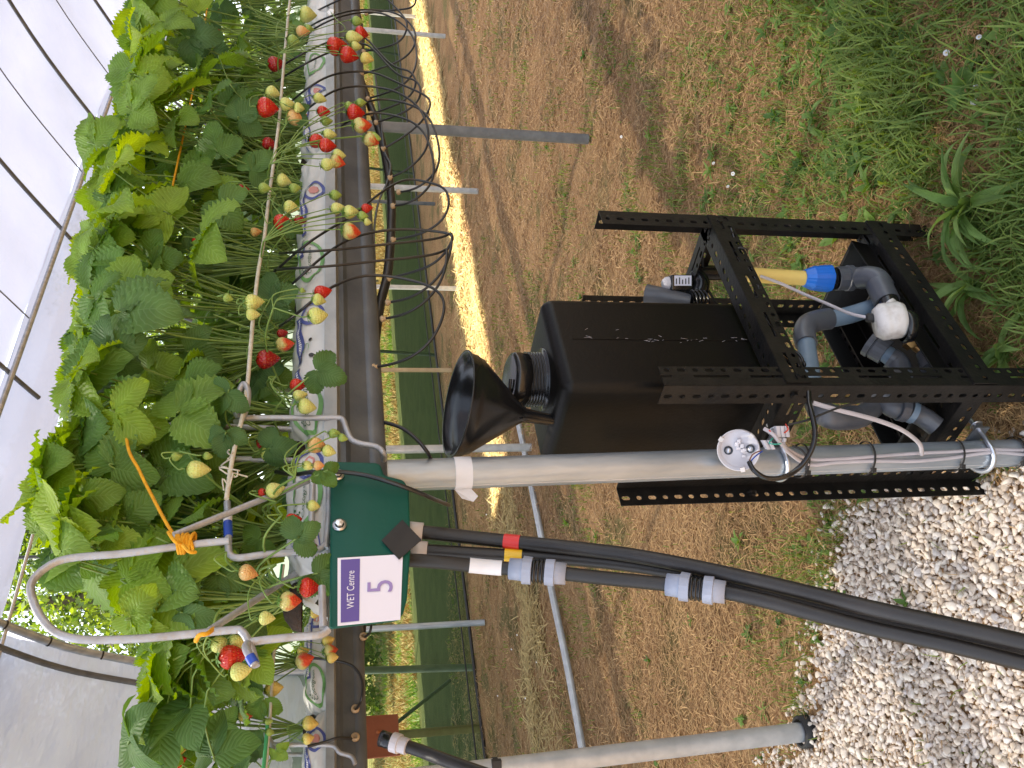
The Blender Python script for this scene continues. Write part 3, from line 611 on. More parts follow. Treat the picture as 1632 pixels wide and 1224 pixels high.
def tree(s, p, h, spread, seed, label, n=14000, size=.095, trunk=True, name='tree', grp='trees beyond the meadow'):
    rs = np.random.RandomState(seed); b = RW(s, p, GZ); t = empty(name, b, label, 'tree' if trunk else 'bush', grp)
    cs, rads = [], []
    for k in range(16):
        a = rs.uniform(0, 6.28); q = spread*rs.uniform(.1, .85); zz = h*rs.uniform(.38 if trunk else .2, .9); cs.append((b.x+q*math.cos(a), b.y+q*math.sin(a), zz)); rads.append(spread*rs.uniform(.28, .5))
    V, Fv, rn = leaf_cloud(cs, rads, n, size, seed); V -= np.array(b)
    o = big_mesh('crown', V, Fv, 4, M['tree_leaf'], rn); o.parent = t
    if trunk:
        mb = MB(); tube(mb, [b, b+Vector((.05, .03, h*.4)), b+Vector((-.05, .1, h*.8))], [h*.035, h*.025, h*.01], 8)
        for k in range(7): tube(mb, [b+Vector((0, .05, h*(.3+.05*k))), Vector(cs[k])], [h*.012, h*.004], 6, 0, 1)
        mb.build('trunk', M['bark'], t)
for q in [(12.5,20.7,11.8,4.1,1,'tall tree framed by the big wire hoop, sky showing through its leaves',24000,.085),(9.1,22.6,10.4,3.5,4,'leafy tree beyond the hanging side film'),(17.3,23.2,11.1,3.7,2,'broad leafy tree just right of the one framed by the hoop'),(21.8,22.4,10.4,3.6,3,'round-headed tree behind the middle of the strawberry rows'),(26.9,23.9,11.6,4.0,6,'taller dark tree standing further back behind the rows'),(32.4,23.2,10.4,4.0,7,'mid-height tree glimpsed through the leaves, right of the middle'),(38.4,24.4,11.0,4.3,8,'rounded tree far along the meadow edge'),(45.6,25.0,11.6,4.8,9,'broad tree in the far right of the tree line'),(54.0,25.6,12.2,5.3,10,'last tree of the line at the far right')]: tree(*q)
for q in [(8.0,16.2,2.0,1.2,13,'green bramble bush behind the rusty plate'),(10.4,18.4,1.9,1.3,11,'dense green bush beyond the shaded strip, behind the green box'),(13.6,17.4,1.7,1.3,12,'low rounded bush in the meadow behind the funnel'),(18.4,18.0,1.8,1.6,14,'yellowish bush far along the meadow'),(26,19.0,2.2,2.0,15,'dark bush at the far right end of the meadow')]: tree(*q, n=5200, size=.07, trunk=False, name='bush', grp='bushes in the meadow')
# ================================================================ POSTS
def post(P0, P1, label, m='galv', r=.024, group='upright support posts', seam=True, name='support_post'):
    t = empty(name, P0, label, 'post', group); mb = MB(); cyl(mb, P0, P1, r, 28); mb.build('tube', M[m], t)
    if seam:
        mb = MB(); a = (P1-P0).normalized(); dirv = Vector((-.72, -.69, 0)); cyl(mb, P0+dirv*r*.985, P1+dirv*r*.985, .0012, 6); mb.build('weld_seam', M['galv_pale'], t)
    return t
MA = W(1600, 722.5, 1.30); MBt = W(560, 760.5, 1.30); ax = (MBt-MA).normalized(); MA = MA-ax*((MA.z-GZ)/ax.z); main_post = post(MA, MBt, 'nearest galvanised post, wrapped with white tape and carrying cables')
def on_main(x):            # axis point of the main post seen at picture column x
    r = ray(x, 740); z = CAM_H+r.z/r.y*1.30; return MA+ax*((z-MA.z)/ax.z)
mb = MB(); c = on_main(737); cyl(mb, c-ax*.0125+Vector((0,0,0)), c+ax*.0135, .0252, 32, caps=False)
u = Vector((.95,-.3,0)); mb.add([c-ax*.0125+Vector((-.0235,-.010,0)), c+ax*.0135+Vector((-.0235,-.010,0)), c+ax*.006+Vector((-.036,-.02,-.002)), c-ax*.010+Vector((-.042,-.018,-.004)), c-ax*.0175+Vector((-.034,-.016,-.004))], [(0,1,2,3,4)], 0, False)
mb.build('tape_band', M['tape_white'], main_post)
LB = G(1285,1166); RB = G(937,222)
lp = post(LB, LB+Vector((-.028,0,1.132)), 'galvanised post standing at the edge of the gravel with blue tape on it', 'galv_pale')
mb = MB(); c = W(622, 1212, LB.y-.0); zz = c.z; q = LB+Vector((-.028,0,1.132))*((zz-GZ)/1.132); cyl(mb, q-ZV*.012, q+ZV*.012, .0252, 24, caps=False); mb.build('tape_band', M['tape_blue'], lp)
mb = MB(); q = LB+Vector((-.028,0,1.132))*((W(789,1190,LB.y).z-GZ)/1.132); cyl(mb, q-ZV*.006, q+ZV*.006, .0262, 24, caps=False); box(mb, q+Vector((.02,-.018,0)), Vector((.009,0,0)), Vector((0,.007,0)), Vector((0,0,.011))); mb.build('strap', M['black_matt'], lp)
mb = MB(); lathe(mb, LB-ZV*.01, ZV, [(.040,0),(.040,.028),(.033,.032),(.031,.028),(.031,.01)], 24); mb.build('ground_socket', M['black_matt'], lp)
post(RB, RB+Vector((.0,0,1.14)), 'dark grey post under the middle row, alone on the bare earth', 'grey_post', seam=False)
sgap = S(RB)-S(LB)
for k in (2,): q = RB+DV*sgap; post(q, q+ZV*1.14, 'dark grey post of the middle row, far right and mostly out of sight', 'galv_dark', seam=False)
for (x, y, m, lb, h) in [(848,713,'galv_pale','pale post just behind the funnel, passing down to the earth',1.15),(762,305,'galv_pale','bright white-lit post midway along the farthest row',1.15),(710,58,'galv_pale','bright pale post near the far end with its foot in the sunlit strip',1.15),
    (667,27,'galv_pale','farthest pale post, smallest of all and close to the net',1.15),(735,460,'galv_pale','thin pale post between the drip tubes in front of the green net',1.15),(720,590,'timber','thin brownish post straight above the funnel rim',1.15),(772,992,'galv','plain grey post directly below the numbered green box',1.15),(693,325,'galv_dark','thin dull grey post just beside the net, behind the bright one',1.15)]:
    b = G(x, y); post(b, b+ZV*h, lb, m, .024 if y not in (460,590,325) else .021, 'slim legs of the farther rows', False, 'row_leg')
b = G(768,1160); t = empty('timber_stake', b, 'square pale timber stake behind the rusty plate', 'stake'); mb = MB(); box(mb, b+ZV*.5, Vector((.026,0,0)), Vector((0,.026,0)), ZV*.5); bevel(mb.build('stake', M['timber'], t), .003)
a_, b_, c_, d_ = [PR(x, y, 2.5) for x, y in ((568,1142),(634,1138),(638,1203),(572,1210))]
t = empty('rusty_plate', c_, 'square rusty brown steel plate hanging in front of the timber stake', 'plate'); mb = MB(); prism(mb, [a_, b_, c_, d_], NV*.006); mb.build('plate', M['rust'], t)
mb = MB(); q = a_*.5+c_*.5-NV*.002+DV*.01; lathe(mb, q, -NV, [(.006,0),(.005,.003),(.0001,.004)], 10); mb.build('rivet', M['rust_dark'], t)

# ---------------------------------------------------------------- gutters
def gutter(p, s0, s1, label, cat='gutter', group='growing gutters'):
    t = empty('gutter', RW(s0, p, 1.07), label, cat, group)
    z1 = 1.137; prof = [(p-.088, z1-.016), (p-.088, z1), (p-.080, z1), (p-.080, z1-.018), (p-.070, z1-.022), (p-.070, z1-.030), (p-.062, 1.100), (p-.050, 1.066), (p-.02, 1.060), (p+.02, 1.060), (p+.050, 1.066), (p+.062, 1.100), (p+.075, z1-.03), (p+.082, z1), (p+.09, z1), (p+.09, z1-.016)]
    mb = MB(); mb.add([RW(s, a, z) for s in (s0, s1) for a, z in prof[4:]], [(i, i+1, i+1+12, i+12) for i in range(11)], 0, False); mb.build('trough', M['galv_dark'], t, solid=.0016)
    mb = MB(); n = 5; mb.add([RW(s, a, z) for s in (s0, s1) for a, z in [(p-.090, z1-.018)]+prof[1:5]], [(i, i+1, i+1+n, i+n) for i in range(n-1)], 0, False); mb.build('rolled_lip', M['lip'], t, solid=.0016)
    mb = MB(); cyl(mb, RW(s0+.02, p-.012, 1.088), RW(s1, p-.012, 1.088), .030, 16); 
    mb = MB(); cyl(mb, RW(s0+.03, p-.035, 1.066), RW(s1, p-.035, 1.066), .0195, 18); mb.build('support_tube', M['galv_dark'], t)
    return t
NP = 1.035; FP = (LB.dot(NV)+RB.dot(NV))/2; FO = FP-1.915
END_S = S(PR(520, 868, NP-.085))
gutter(NP, END_S, 5.2, 'nearest steel gutter carrying white growbags, ending at the green box')
gutter(FP, -1.6, 8, 'second steel gutter running behind the nearest one and on past the green box')
gutter(G(848,713).dot(NV), 1.0, 9, 'farthest steel gutter, hidden behind the plants except for its posts')

# growbags
def bag_pt(p0, s, a, sd_, sa, sb):
    e = min(1.0, min(s-sa, sb-s)/.05); e = max(e, .0); sq = .35+.65*math.sqrt(e)
    ca, sa_ = math.cos(a), math.sin(a); w = .071*(abs(ca)**.65)*(1 if ca > 0 else -1)*(.86+.14*sq); h = .066*max(0, sa_)**.7*sq
    wr = .0025*math.sin(s*37+sd_+a*3)+.0018*math.sin(s*81+a*7+sd_*2)+.0012*math.sin(s*150-a*9)
    wr += (.004*math.sin(a*16+sd_+s*9))*(1-min(1, min(s-sa, sb-s)/.16))
    return RW(s, p0-w-wr*ca, 1.121+h+wr*sa_)
BAGS = []
def growbag(p0, sa, sb, sd_, label):
    t = empty('growbag', RW((sa+sb)/2, p0, 1.12), label, 'growbag', 'white growbags lying in the gutters'); mb = MB(); NS_, NA = max(12, int((sb-sa)*90)), 26; vs = []
    for i in range(NS_+1):
        for j in range(NA+1): vs.append(bag_pt(p0, sa+(sb-sa)*i/NS_, math.pi*j/NA, sd_, sa, sb))
    n = NA+1; mb.add(vs, [(i*n+j, (i+1)*n+j, (i+1)*n+j+1, i*n+j+1) for i in range(NS_) for j in range(NA)]); mb.build('bag_film', M['bag'], t)
    BAGS.append((t, p0, sa, sb, sd_)); return BAGS[-1]
def s_at(y, x=497, p=NP-.07): return S(PR(x, y, p))
B1 = growbag(NP, s_at(905), s_at(690), .3, 'short white growbag at the open end of the nearest gutter, above the green box')
B2 = growbag(NP, s_at(700)+.0, s_at(232), 1.7, 'long white growbag with blue print and green rings, right of the bent wire upright')
B3 = growbag(NP, s_at(238), s_at(30), 3.1, 'white growbag near the far right, half hidden by hanging berries')
B4 = growbag(NP, s_at(34), 5.1, 4.4, 'farthest white growbag of the nearest gutter')
sf = lambda y: S(PR(495, y, FP-.07))
F1 = growbag(FP, -1.5, sf(1130), .9, 'white growbag at the left edge in the second gutter')
F2 = growbag(FP, sf(1132), sf(960), 2.2, 'white growbag with a green ring print in the second gutter, left of the numbered box')
F3 = growbag(FP, sf(955), sf(500), 5.2, 'white growbag of the second gutter hidden behind the box')
F4 = growbag(FP, sf(495), 7.5, 6.2, 'far white growbag of the second gutter, mostly hidden by leaves')
def print_on(bag, y, kind, hw=None):
    t, p0, sa, sb, sd_ = bag; pf = p0-.07; s0 = S(PR(497, y, pf)); k = 1.0; lift = .0022
    def pt(ds, h):                      # h: height 0..1 up the visible front
        a = .10+1.0*h; return bag_pt(p0, s0+ds, a, sd_, sa, sb)-NV*lift*math.cos(a)+ZV*lift*math.sin(a)
    def flat(shape_v, faces, m, name, w, c=(0, .5), hh=.5):
        mb = MB(); mb.add([pt(c[0]+(v[0]-.5)*w, c[1]+v[1]*hh) for v in shape_v], faces, 0, False); mb.build(name, M[m], t)
    def ring(w, m, c=(0, .5), hh=.38, th=.14, name='ring_print'):
        mb = MB(); n = 36; vs = []
        for i in range(n):
            a = 2*math.pi*i/n; wob = 1+.03*math.sin(3*a); vs += [pt(c[0]+math.cos(a)*w/2*wob, c[1]+math.sin(a)*hh*wob), pt(c[0]+math.cos(a)*w/2*(1-th), c[1]+math.sin(a)*hh*(1-th))]
        mb.add(vs, [(2*i, 2*((i+1) % n), 2*((i+1) % n)+1, 2*i+1) for i in range(n)], 0, False); mb.build(name, M[m], t)
    def dots(l, m, name='dot_print'):
        mb = MB()
        for (a, b, r) in l: mb.add([pt(a+math.cos(q*math.pi/4)*r, b+math.sin(q*math.pi/4)*r*14) for q in range(8)], [tuple(range(8))], 0, False)
        mb.build(name, M[m], t)
    def txt(body, m, w, c, hh, name='lettering'):
        v, f = text_faces(body); v = v.copy(); v[:, 1] -= v[:, 1].max()/2; flat(v, f, m, name, w, c, w*hh)
    if kind == 'green':
        ring(.108, 'green_print', hh=.44, th=.17); txt('Cocogreen', 'darkgreen_print', .070, (0.0, .46), 11); dots([(-.028,.66,.0032),(-.020,.72,.0024),(-.034,.58,.0022),(-.012,.67,.002),(-.024,.60,.0018)], 'darkgreen_print')
    if kind == 'berry':
        ring(.052, 'navy', c=(0, .38), hh=.34, th=.24); dots([(0,.36,.0115)], 'pink_print', 'berry_print')
    if kind == 'bar':
        w = hw or .10; mb = MB(); n = 12; v1 = [(-w/2+w*i/n, .66+.04*math.sin(i*.26*3.14)) for i in range(n+1)]; v2 = [(-w/2+w*i/n, .92) for i in range(n+1)]
        mb.add([pt(*q) for q in v1+v2], [(i, i+1, n+2+i, n+1+i) for i in range(n)], 0, False); mb.build('blue_bar_print', M['navy'], t)
        mb = MB(); rs = random.Random(int(y)); xx = -w/2+.006; ll = .0031
        while xx < w/2-.008:
            q = rs.uniform(.0015, .0035); box_ = [(xx, .75), (xx+q, .75), (xx+q, .84), (xx, .84)]; mb.add([pt(*z)-NV*.0008 for z in box_], [(0,1,2,3)], 0, False); xx += q+.0014
        mb.build('bar_lettering', M['paper'], t)
    if kind == 'icons':
        dots([(-.03,.32,.005),(.012,.40,.0045)], 'black_print', 'mark_print'); ring(.026, 'green_print', (-.005, .55), .12, .12)
    if kind == 'tech':
        txt('SUST', 'navy', .026, (-.003, .80), 13); txt('CONT', 'navy', .030, (-.002, .60), 13); txt('TECH', 'darkgreen_print', .026, (0, .40), 13); 
        for q in (.28, .2, .12): mb = MB(); mb.add([pt(-.014, q), pt(.014, q), pt(.014, q+.03), pt(-.014, q+.03)], [(0,1,2,3)], 0, False); mb.build('fine_lettering', M['navy'], t)
for bag, y, kind, hw in [(B1,735,'berry',0),(B1,786,'green',0),(B1,862,'tech',0),(B2,645,'green',0),(B2,597,'bar',.05),(B2,533,'bar',.11),(B2,545,'icons',0),(B2,498,'berry',0),(B2,411,'green',0),(B2,388,'bar',.05),(B2,330,'bar',.13),(B2,302,'berry',0),(B3,195,'bar',.16),(B3,140,'berry',0),(B3,97,'green',0),(B3,155,'bar',.12),
    (F2,1090,'green',0),(F1,1178,'berry',0),(F1,1215,'bar',.16),(F2,1045,'bar',.10),(F2,1000,'bar',.12),(F2,985,'berry',0)]: print_on(bag, y, kind, hw)

# ---------------------------------------------------------------- green end box with its label
def box_poly(): return [PR(x, y, NP-.115) for x, y in ((527,735),(600,737),(607,741),(612,757),(643,765),(652,778),(655,870),(649,955),(643,978),(634,990),(560,998),(525,1003))]
gb = empty('end_box', PR(600, 870, NP-.1), 'dark green metal box at the gutter end with a WET Centre 5 label', 'box')
bp_ = box_poly(); mb = MB(); prism(mb, bp_, Vector((-.27,.96,0))*.17); o = mb.build('housing', M['green_sheet'], gb); bevel(o, .006, 3)
Lq = [Vector(PR(x, y, NP-.1165)) for x, y in ((638,988),(642,884),(538,890),(538,998))]      # lower left, lower right, upper right, upper left seen upright
def quad_pt(q, u, v, off=0): a = q[0].lerp(q[1], u); b = q[3].lerp(q[2], u); return a.lerp(b, v)-NV*off
mb = MB(); prism(mb, [quad_pt(Lq, *c, .0004) for c in ((0,0),(1,0),(1,1),(0,1))], -NV*.0006); lab = mb.build('label', M['paper'], gb)
mb = MB(); mb.add([quad_pt(Lq, a, b, .0016) for a, b in ((.035,.66),(.965,.66),(.965,.95),(.035,.95))], [(0,1,2,3)], 0, False); mb.build('purple_band', M['purple'], lab)
def label_text(body, m, u0, u1, vc, asp):
    v, f = text_faces(body); h = v[:, 1].max(); mb = MB(); mb.add([quad_pt(Lq, u0+(u1-u0)*a, vc+(b-h/2)*(u1-u0)*asp, .0022) for a, b in v], f, 0, False); mb.build('lettering', M[m], lab)
label_text('WET Centre', 'paper', .22, .78, .80, 1.55); label_text('5', 'purple_light', .42, .60, .34, 1.25)
for x, y in ((541,837),(538,757)):
    q = PR(x, y, NP-.116); mb = MB(); lathe(mb, q, -NV, [(.009,0),(.0088,.002),(.006,.0025)], 20); lathe(mb, q-NV*.002, -NV, [(.0052,0),(.0052,.004),(.0001,.0045)], 6, smooth=False); mb.build('bolt', M['zinc'], gb)
t = empty('tape_patch', PR(640, 860, NP-.12), 'square of black tape stuck askew over the lower edge of the green box', 'tape')
mb = MB(); prism(mb, [PR(x, y, NP-.1185) for x, y in ((641,829),(672,861),(636,892),(608,862))], -NV*.0012); mb.build('tape', M['black_matt'], t)

# ---------------------------------------------------------------- bent wire supports on the near gutter
PW = NP-.09
t = empty('wire_support', PR(600, 700, PW), 'bent steel wire upright hooked under the gutter just right of the green box', 'wire support', 'bent wire plant supports')
mb = MB(); tube(mb, [PR(x, y, p) for x, y, p in ((612,733,PW+.02),(611,722,PW),(600,712,PW),(575,707,PW),(560,700,PW),(552,684,PW),(547,670,PW),(538,666,PW),(500,666,PW),(440,666,PW),(392,666,PW),(380,664,PW-.01),(375,650,PW-.02),(380,628,PW-.03),(388,612,PW-.035),(395,622,PW-.035),(394,645,PW-.03),(386,668,PW-.02),(376,672,PW))], .0043, 10, 0, 6); mb.build('front_rod', M['wire'], t)
PB = NP-.03
mb = MB(); tube(mb, [PR(x, y, PB) for x, y in ((520,688),(460,684),(340,679),(240,677),(160,673),(130,675),(113,688),(106,706),(115,722),(140,727),(300,729),(500,735))], .0043, 10, 0, 6); mb.build('back_hoop', M['wire'], t)
e = empty('wire_support', PR(520, 1000, PW), 'large bent wire hoop frame with diagonal braces closing the open end of the row', 'wire support', 'bent wire plant supports')
mb = MB(); PE = NP-.125
tube(mb, [PR(x, y, PE) for x, y in ((365,862),(330,865),(290,870),(200,882),(110,890),(72,906),(50,930),(52,955),(66,985),(85,1005),(110,1016),(150,1020),(220,1018),(300,1011),(370,1004),(385,1006),(396,1022),(404,1045),(408,1062))], .0045, 12, 0, 5); mb.build('hoop', M['wire'], e)
mb = MB(); tube(mb, [PR(x, y, PW) for x, y in ((362,800),(364,840),(364,872),(367,884),(380,889),(420,884),(470,880),(508,876),(517,868))], .0045, 12, 0, 6); mb.build('front_arm', M['wire'], e)
mb = MB(); tube(mb, [PR(x, y, PW) for x, y in ((498,772),(497,820),(496,872))], .0045, 10, 0, 1); mb.build('cross_bar', M['galv_pale'], e)
mb = MB(); cyl(mb, PR(492,766,PW), PR(277,853,PE), .0042, 10); mb.build('brace', M['wire'], e)
mb = MB(); cyl(mb, PR(470,915,PW+.05), PR(335,1004,PE), .0042, 10); mb.build('brace', M['wire'], e)
mb = MB(); tube(mb, [PR(x, y, p) for x, y, p in ((524,1003,PE),(508,1012,PE),(460,1016,PE),(405,1022,PE),(396,1025,PE),(392,1032,PE-.01),(398,1046,PE-.02),(406,1060,PE-.02))], .0045, 12, 0, 6); mb.build('front_arm', M['wire'], e)
mb = MB(); tube(mb, [PR(x, y, PW-.001) for x, y in ((519,874),(524,820),(524,740))], .004, 8, 0, 1); mb.build('foot_bar', M['wire'], e)
mb = MB(); tube(mb, [PR(x, y, PE) for x, y in ((513,935),(515,1000))], .0045, 8, 0, 1); mb.build('foot_bar', M['wire'], e)
mb = MB(); cyl(mb, PR(363,832,PW), PR(364,855,PW), .0056, 14); mb.build('tape_band', M['tape_darkblue'], e)
mb = MB(); cyl(mb, PR(363,818,PW), PR(363,832,PW), .0056, 14); mb.build('tape_band', M['tape_white'], e)
mb = MB(); cyl(mb, PR(398,1046,PE-.02), PR(405,1058,PE-.02), .0056, 12); mb.build('tape_band', M['tape_darkblue'], e)
mb = MB()
for q in ((497,873,PW),): lathe(mb, PR(*q), -NV, [(.0075,-.004),(.008,0),(.005,.005)], 12)
mb.build('weld', M['rust'], e)
# second-row wire supports
t = empty('wire_support', PR(520, 1190, FP-.09), 'thin bent wire upright in the second row near the left edge', 'wire support', 'bent wire plant supports')
mb = MB(); tube(mb, [PR(x, y, FP-.09) for x, y in ((566,1218),(560,1206),(542,1200),(535,1192),(527,1188),(500,1187),(440,1187),(432,1184),(425,1176),(424,1168),(432,1182),(436,1196))], .005, 8, 0, 5); mb.build('front_rod', M['wire'], t)
mb = MB(); tube(mb, [PR(x, y, FP+.02) for x, y in ((520,1203),(420,1202),(300,1201),(262,1202),(245,1212),(248,1232))], .005, 8, 0, 5); mb.build('back_hoop', M['wire'], t)
mb = MB(); q = PR(252,1202,FP+.02); cyl(mb, q, q-ZV*.014, .0065, 10); mb.build('tape_band', M['tape_blue'], t)

# strings
def string(pts, r, m, label, name='string', cat='string', extra=None):
    t = empty(name, pts[0], label, cat); mb = MB(); tube(mb, pts, r, 8, 0, 8, flat=1); mb.build('cord', M[m], t)
    if extra: extra(t)
    return t
PS = NP-.125
def fray(t):
    mb = MB(); rs = random.Random(3)
    for k in range(10):
        a = PR(372-rs.uniform(0,10), 715+rs.uniform(0,60), PS); tube(mb, [a, a+Vector((rs.uniform(-.01,.01), rs.uniform(-.01,.01), rs.uniform(-.006,.012))), a+Vector((rs.uniform(-.012,.012), 0, rs.uniform(-.02,.01)))], .0011, 5, 0, 3)
    mb.build('frayed_ends', M['string_white'], t)
wp = [PR(x, y, PS) for x, y in ((470,-60),(462,0),(457,50),(450,130),(445,190),(436,260),(428,320),(421,380),(412,430),(405,490),(399,560),(394,615),(386,665),(376,705),(368,745),(361,795))]
string(wp, .0032, 'string_white', 'white fibrous tape holding back the leaves along the nearest row', extra=fray)
gp_ = [PR(x, y, FP-.11) for x, y in ((452,900),(446,950),(440,1000),(436,1050),(433,1100),(430,1150),(427,1190),(422,1240))]
def gre(t):
    for seg, r in ((gp_[5:], .0045), (gp_[:3], .003)): mb = MB(); tube(mb, [q-NV*.002+ZV*.004 for q in seg], r, 6, 0, 3); mb.build('edging', M['string_green'], t)
string(gp_, .0036, 'string_white', 'white string edged with green running along the second row', extra=gre)
PY = NP+.01
def knot(t):
    mb = MB(); rs = random.Random(5); c0 = PR(283, 868, PE); c1 = PR(306, 864, PE)
    for k in range(11):
        f = k/10; c = c0.lerp(c1, f); rr = rs.uniform(.008, .0115); tl = rs.uniform(-.5, .5); pts = []
        for q in range(13):
            a = 2*math.pi*q/12; pts.append(c+DV*math.cos(a)*rr+NV*math.sin(a)*rr+ZV*(tl*math.cos(a)*.008))
        tube(mb, pts, .0021, 6, 0, 1)
    for (x, y) in ((268,848),(312,880)): tube(mb, [PR(290,866,PE-.01), PR((x+290)/2, (y+866)/2+6, PE-.02), PR(x, y, PE-.015)], .0021, 6, 0, 4)
    mb.build('knot', M['string_yellow'], t); mb = MB()
    tube(mb, [PR(340,1002,PE), PR(330,1010,PE-.014), PR(318,1012,PE-.012), PR(312,1022,PE)], .0026, 6, 0, 4)
    mb.build('loose_tie', M['string_yellow'], t)
string([PR(x, y, PY-(.125 if y >= 690 else (.06 if y < 330 else .03))) for x, y in ((338,-40),(326,40),(318,90),(300,180),(285,250),(270,320),(252,400),(232,470),(214,535),(206,600),(202,700),(222,750),(243,792),(266,835),(284,862))], .0021, 'string_yellow', 'bright yellow twine strung high through the leaves and knotted round the wire hoop', 'twine', 'twine', knot)

# ---------------------------------------------------------------- drip header pipe and spaghetti tubes
PH = NP-.02
hdr = [(560,-60),(566,0),(576,60),(572,110),(583,150),(600,195),(612,240),(620,285),(624,330),(622,390),(617,440),(607,480),(599,530),(595,580),(591,640),(588,720),(588,780)]
H = empty('header_pipe', PR(600, 300, PH), 'thick black irrigation pipe slung in a sagging curve beneath the nearest gutter', 'pipe'); mb = MB(); tube(mb, [PR(x, y, PH) for x, y in hdr], .0088, 14, 0, 6); mb.build('pipe', M['black_hose'], H)
wv = empty('signal_wire', PR(620, 250, PH), 'thin grey wire wavering along the black irrigation pipe', 'wire'); mb = MB(); tube(mb, [PR(x, y, PH-.012) for x, y in ((598,120),(606,180),(612,238),(622,262),(617,290),(604,320),(598,350),(596,380),(597,420),(592,470))], .0022, 6, 0, 5); mb.build('wire', M['galv_dark'], wv)
ordn = ['first','second','third','fourth','fifth','sixth','seventh','eighth','ninth','tenth','eleventh','twelfth','thirteenth']
loops = [[(597,585),(640,577),(680,552),(703,515),(709,480),(690,458),(650,445),(600,438),(560,443),(515,465),(480,495),(446,520)],
 [(611,508),(650,500),(690,470),(710,430),(712,395),(700,405),(640,412),(580,418),(530,424),(460,428),(438,430)],
 [(621,443),(665,432),(700,415),(722,382),(716,372),(670,366),(620,366),(560,378),(515,408),(480,440),(440,475)],
 [(627,382),(670,374),(705,352),(716,325),(710,300),(680,290),(640,285),(590,320),(560,345),(520,368),(480,395),(430,440)],
 [(627,328),(655,323),(690,292),(690,250),(676,210),(650,190),(610,180),(585,182),(560,190),(540,205)],
 [(622,283),(650,270),(680,240),(683,205),(670,175),(655,160),(630,145),(590,137),(540,140),(505,162),(470,190)],
 [(611,237),(640,220),(672,195),(688,165),(675,150),(640,135),(600,116),(570,114),(530,118),(490,140),(455,170)],
 [(600,195),(625,187),(660,170),(672,145),(660,125),(630,120),(590,70),(560,72),(520,85),(480,105),(440,130)],
 [(587,157),(610,150),(640,138),(662,112),(664,75),(650,45),(620,25),(590,18),(545,25),(510,40),(480,60)],
 [(577,118),(610,108),(650,90),(664,62),(655,38),(630,20),(600,16),(560,16),(515,30),(490,45)],
 [(580,82),(612,76),(640,65),(650,40),(640,22),(610,-8),(580,-14),(540,0),(500,20)],
 [(584,22),(620,16),(655,14),(664,-2),(650,-25),(600,-30),(560,-22),(520,-5)]]
extra = [(i, [(x+dx_, y+dy_) for x, y in loops[i]]) for i, dx_, dy_ in ((1,8,-26),(4,9,-22),(7,-8,-14))]
allL = [(f'{ordn[i]} thin black drip tube looping from the sagging pipe, counted from the green box', L) for i, L in enumerate(loops)]+[(f'tighter black drip tube loop hanging just beyond the {ordn[i]} one from the green box', L) for i, L in extra]
for i, (lbl_, L) in enumerate(allL):
    n = len(L); pts = [PR(x, y, (NP-.045 if k == n-1 else (PH-.03 if k == 0 else (NP-.125 if x < 600 else PH-.03-.075*min(1, k/3.))))) for k, (x, y) in enumerate(L)]
    t = empty('drip_tube', pts[0], lbl_, 'drip tube', 'thin drip tubes looping under the nearest gutter')
    mb = MB(); tube(mb, smooth_path(pts, 6, 10), .0024, 8, 0, 1); mb.build('tube', M['drip'], t)
    mb = MB(); dr = (pts[1]-pts[0]).normalized(); lathe(mb, pts[0]-dr*.004, dr, [(.0001,0),(.0058,.0003),(.0058,.0040),(.0035,.005),(.0030,.010),(.0001,.010)], 14); mb.build('barb', M['clip'], t)
for lb, pts in [('single black tube arching down from the gutter beside the main post', [PR(592,674,PH),PR(610,673,PH-.02),PR(640,682,PH-.03),(PR(664,700,PH-.03)),PR(682,722,PH-.02),PR(690,740,PH+.05)]),
    ('thin black tube crossing the growbag and the face of the green box', [PR(440,752,NP-.02),PR(470,756,NP-.09),PR(500,752,NP-.128),PR(540,752,NP-.128),PR(580,757,NP-.128),PR(620,768,NP-.13),PR(660,782,NP-.12),PR(690,795,NP-.08),PR(715,805,NP-.0)])]:
    t = empty('drip_tube', pts[0], lb, 'drip tube'); mb = MB(); tube(mb, pts, .003, 8, 0, 6); mb.build('tube', M['drip'], t)
t = empty('header_pipe', PR(570, 1060, FP-.03), 'thick black irrigation pipe under the second gutter, left of the green box', 'pipe'); mb = MB(); tube(mb, [PR(x, y, FP-.03) for x, y in ((588,700),(584,880),(577,1000),(572,1060),(566,1130),(562,1224),(560,1300))], .0105, 12, 0, 4); mb.build('pipe', M['black_hose'], t)
for i, (L, lb) in enumerate([([(579,1018),(590,1006),(592,980),(592,960)], 'short black tube rising to the green box from the second gutter pipe'), ([(566,1133),(576,1115),(577,1085),(566,1065),(545,1055),(500,1049),(470,1050)], 'black drip tube bowed out beside the second gutter, ending behind pale berries'), ([(566,1178),(540,1176),(520,1182),(490,1190)], 'short drip tube crossing the second gutter near the left edge')]):
    pts = [PR(x, y, FP-.10 if 0 < k else FP-.05) for k, (x, y) in enumerate(L)]; t = empty('drip_tube', pts[0], lb, 'drip tube', 'thin drip tubes on the second gutter'); mb = MB(); tube(mb, pts, .0032, 8, 0, 6); mb.build('tube', M['drip'], t)
    mb = MB(); dr = (pts[1]-pts[0]).normalized(); lathe(mb, pts[0]-NV*.008, -NV, [(.0001,0),(.010,.0005),(.010,.006),(.005,.007)], 12); mb.build('barb', M['clip'], t)

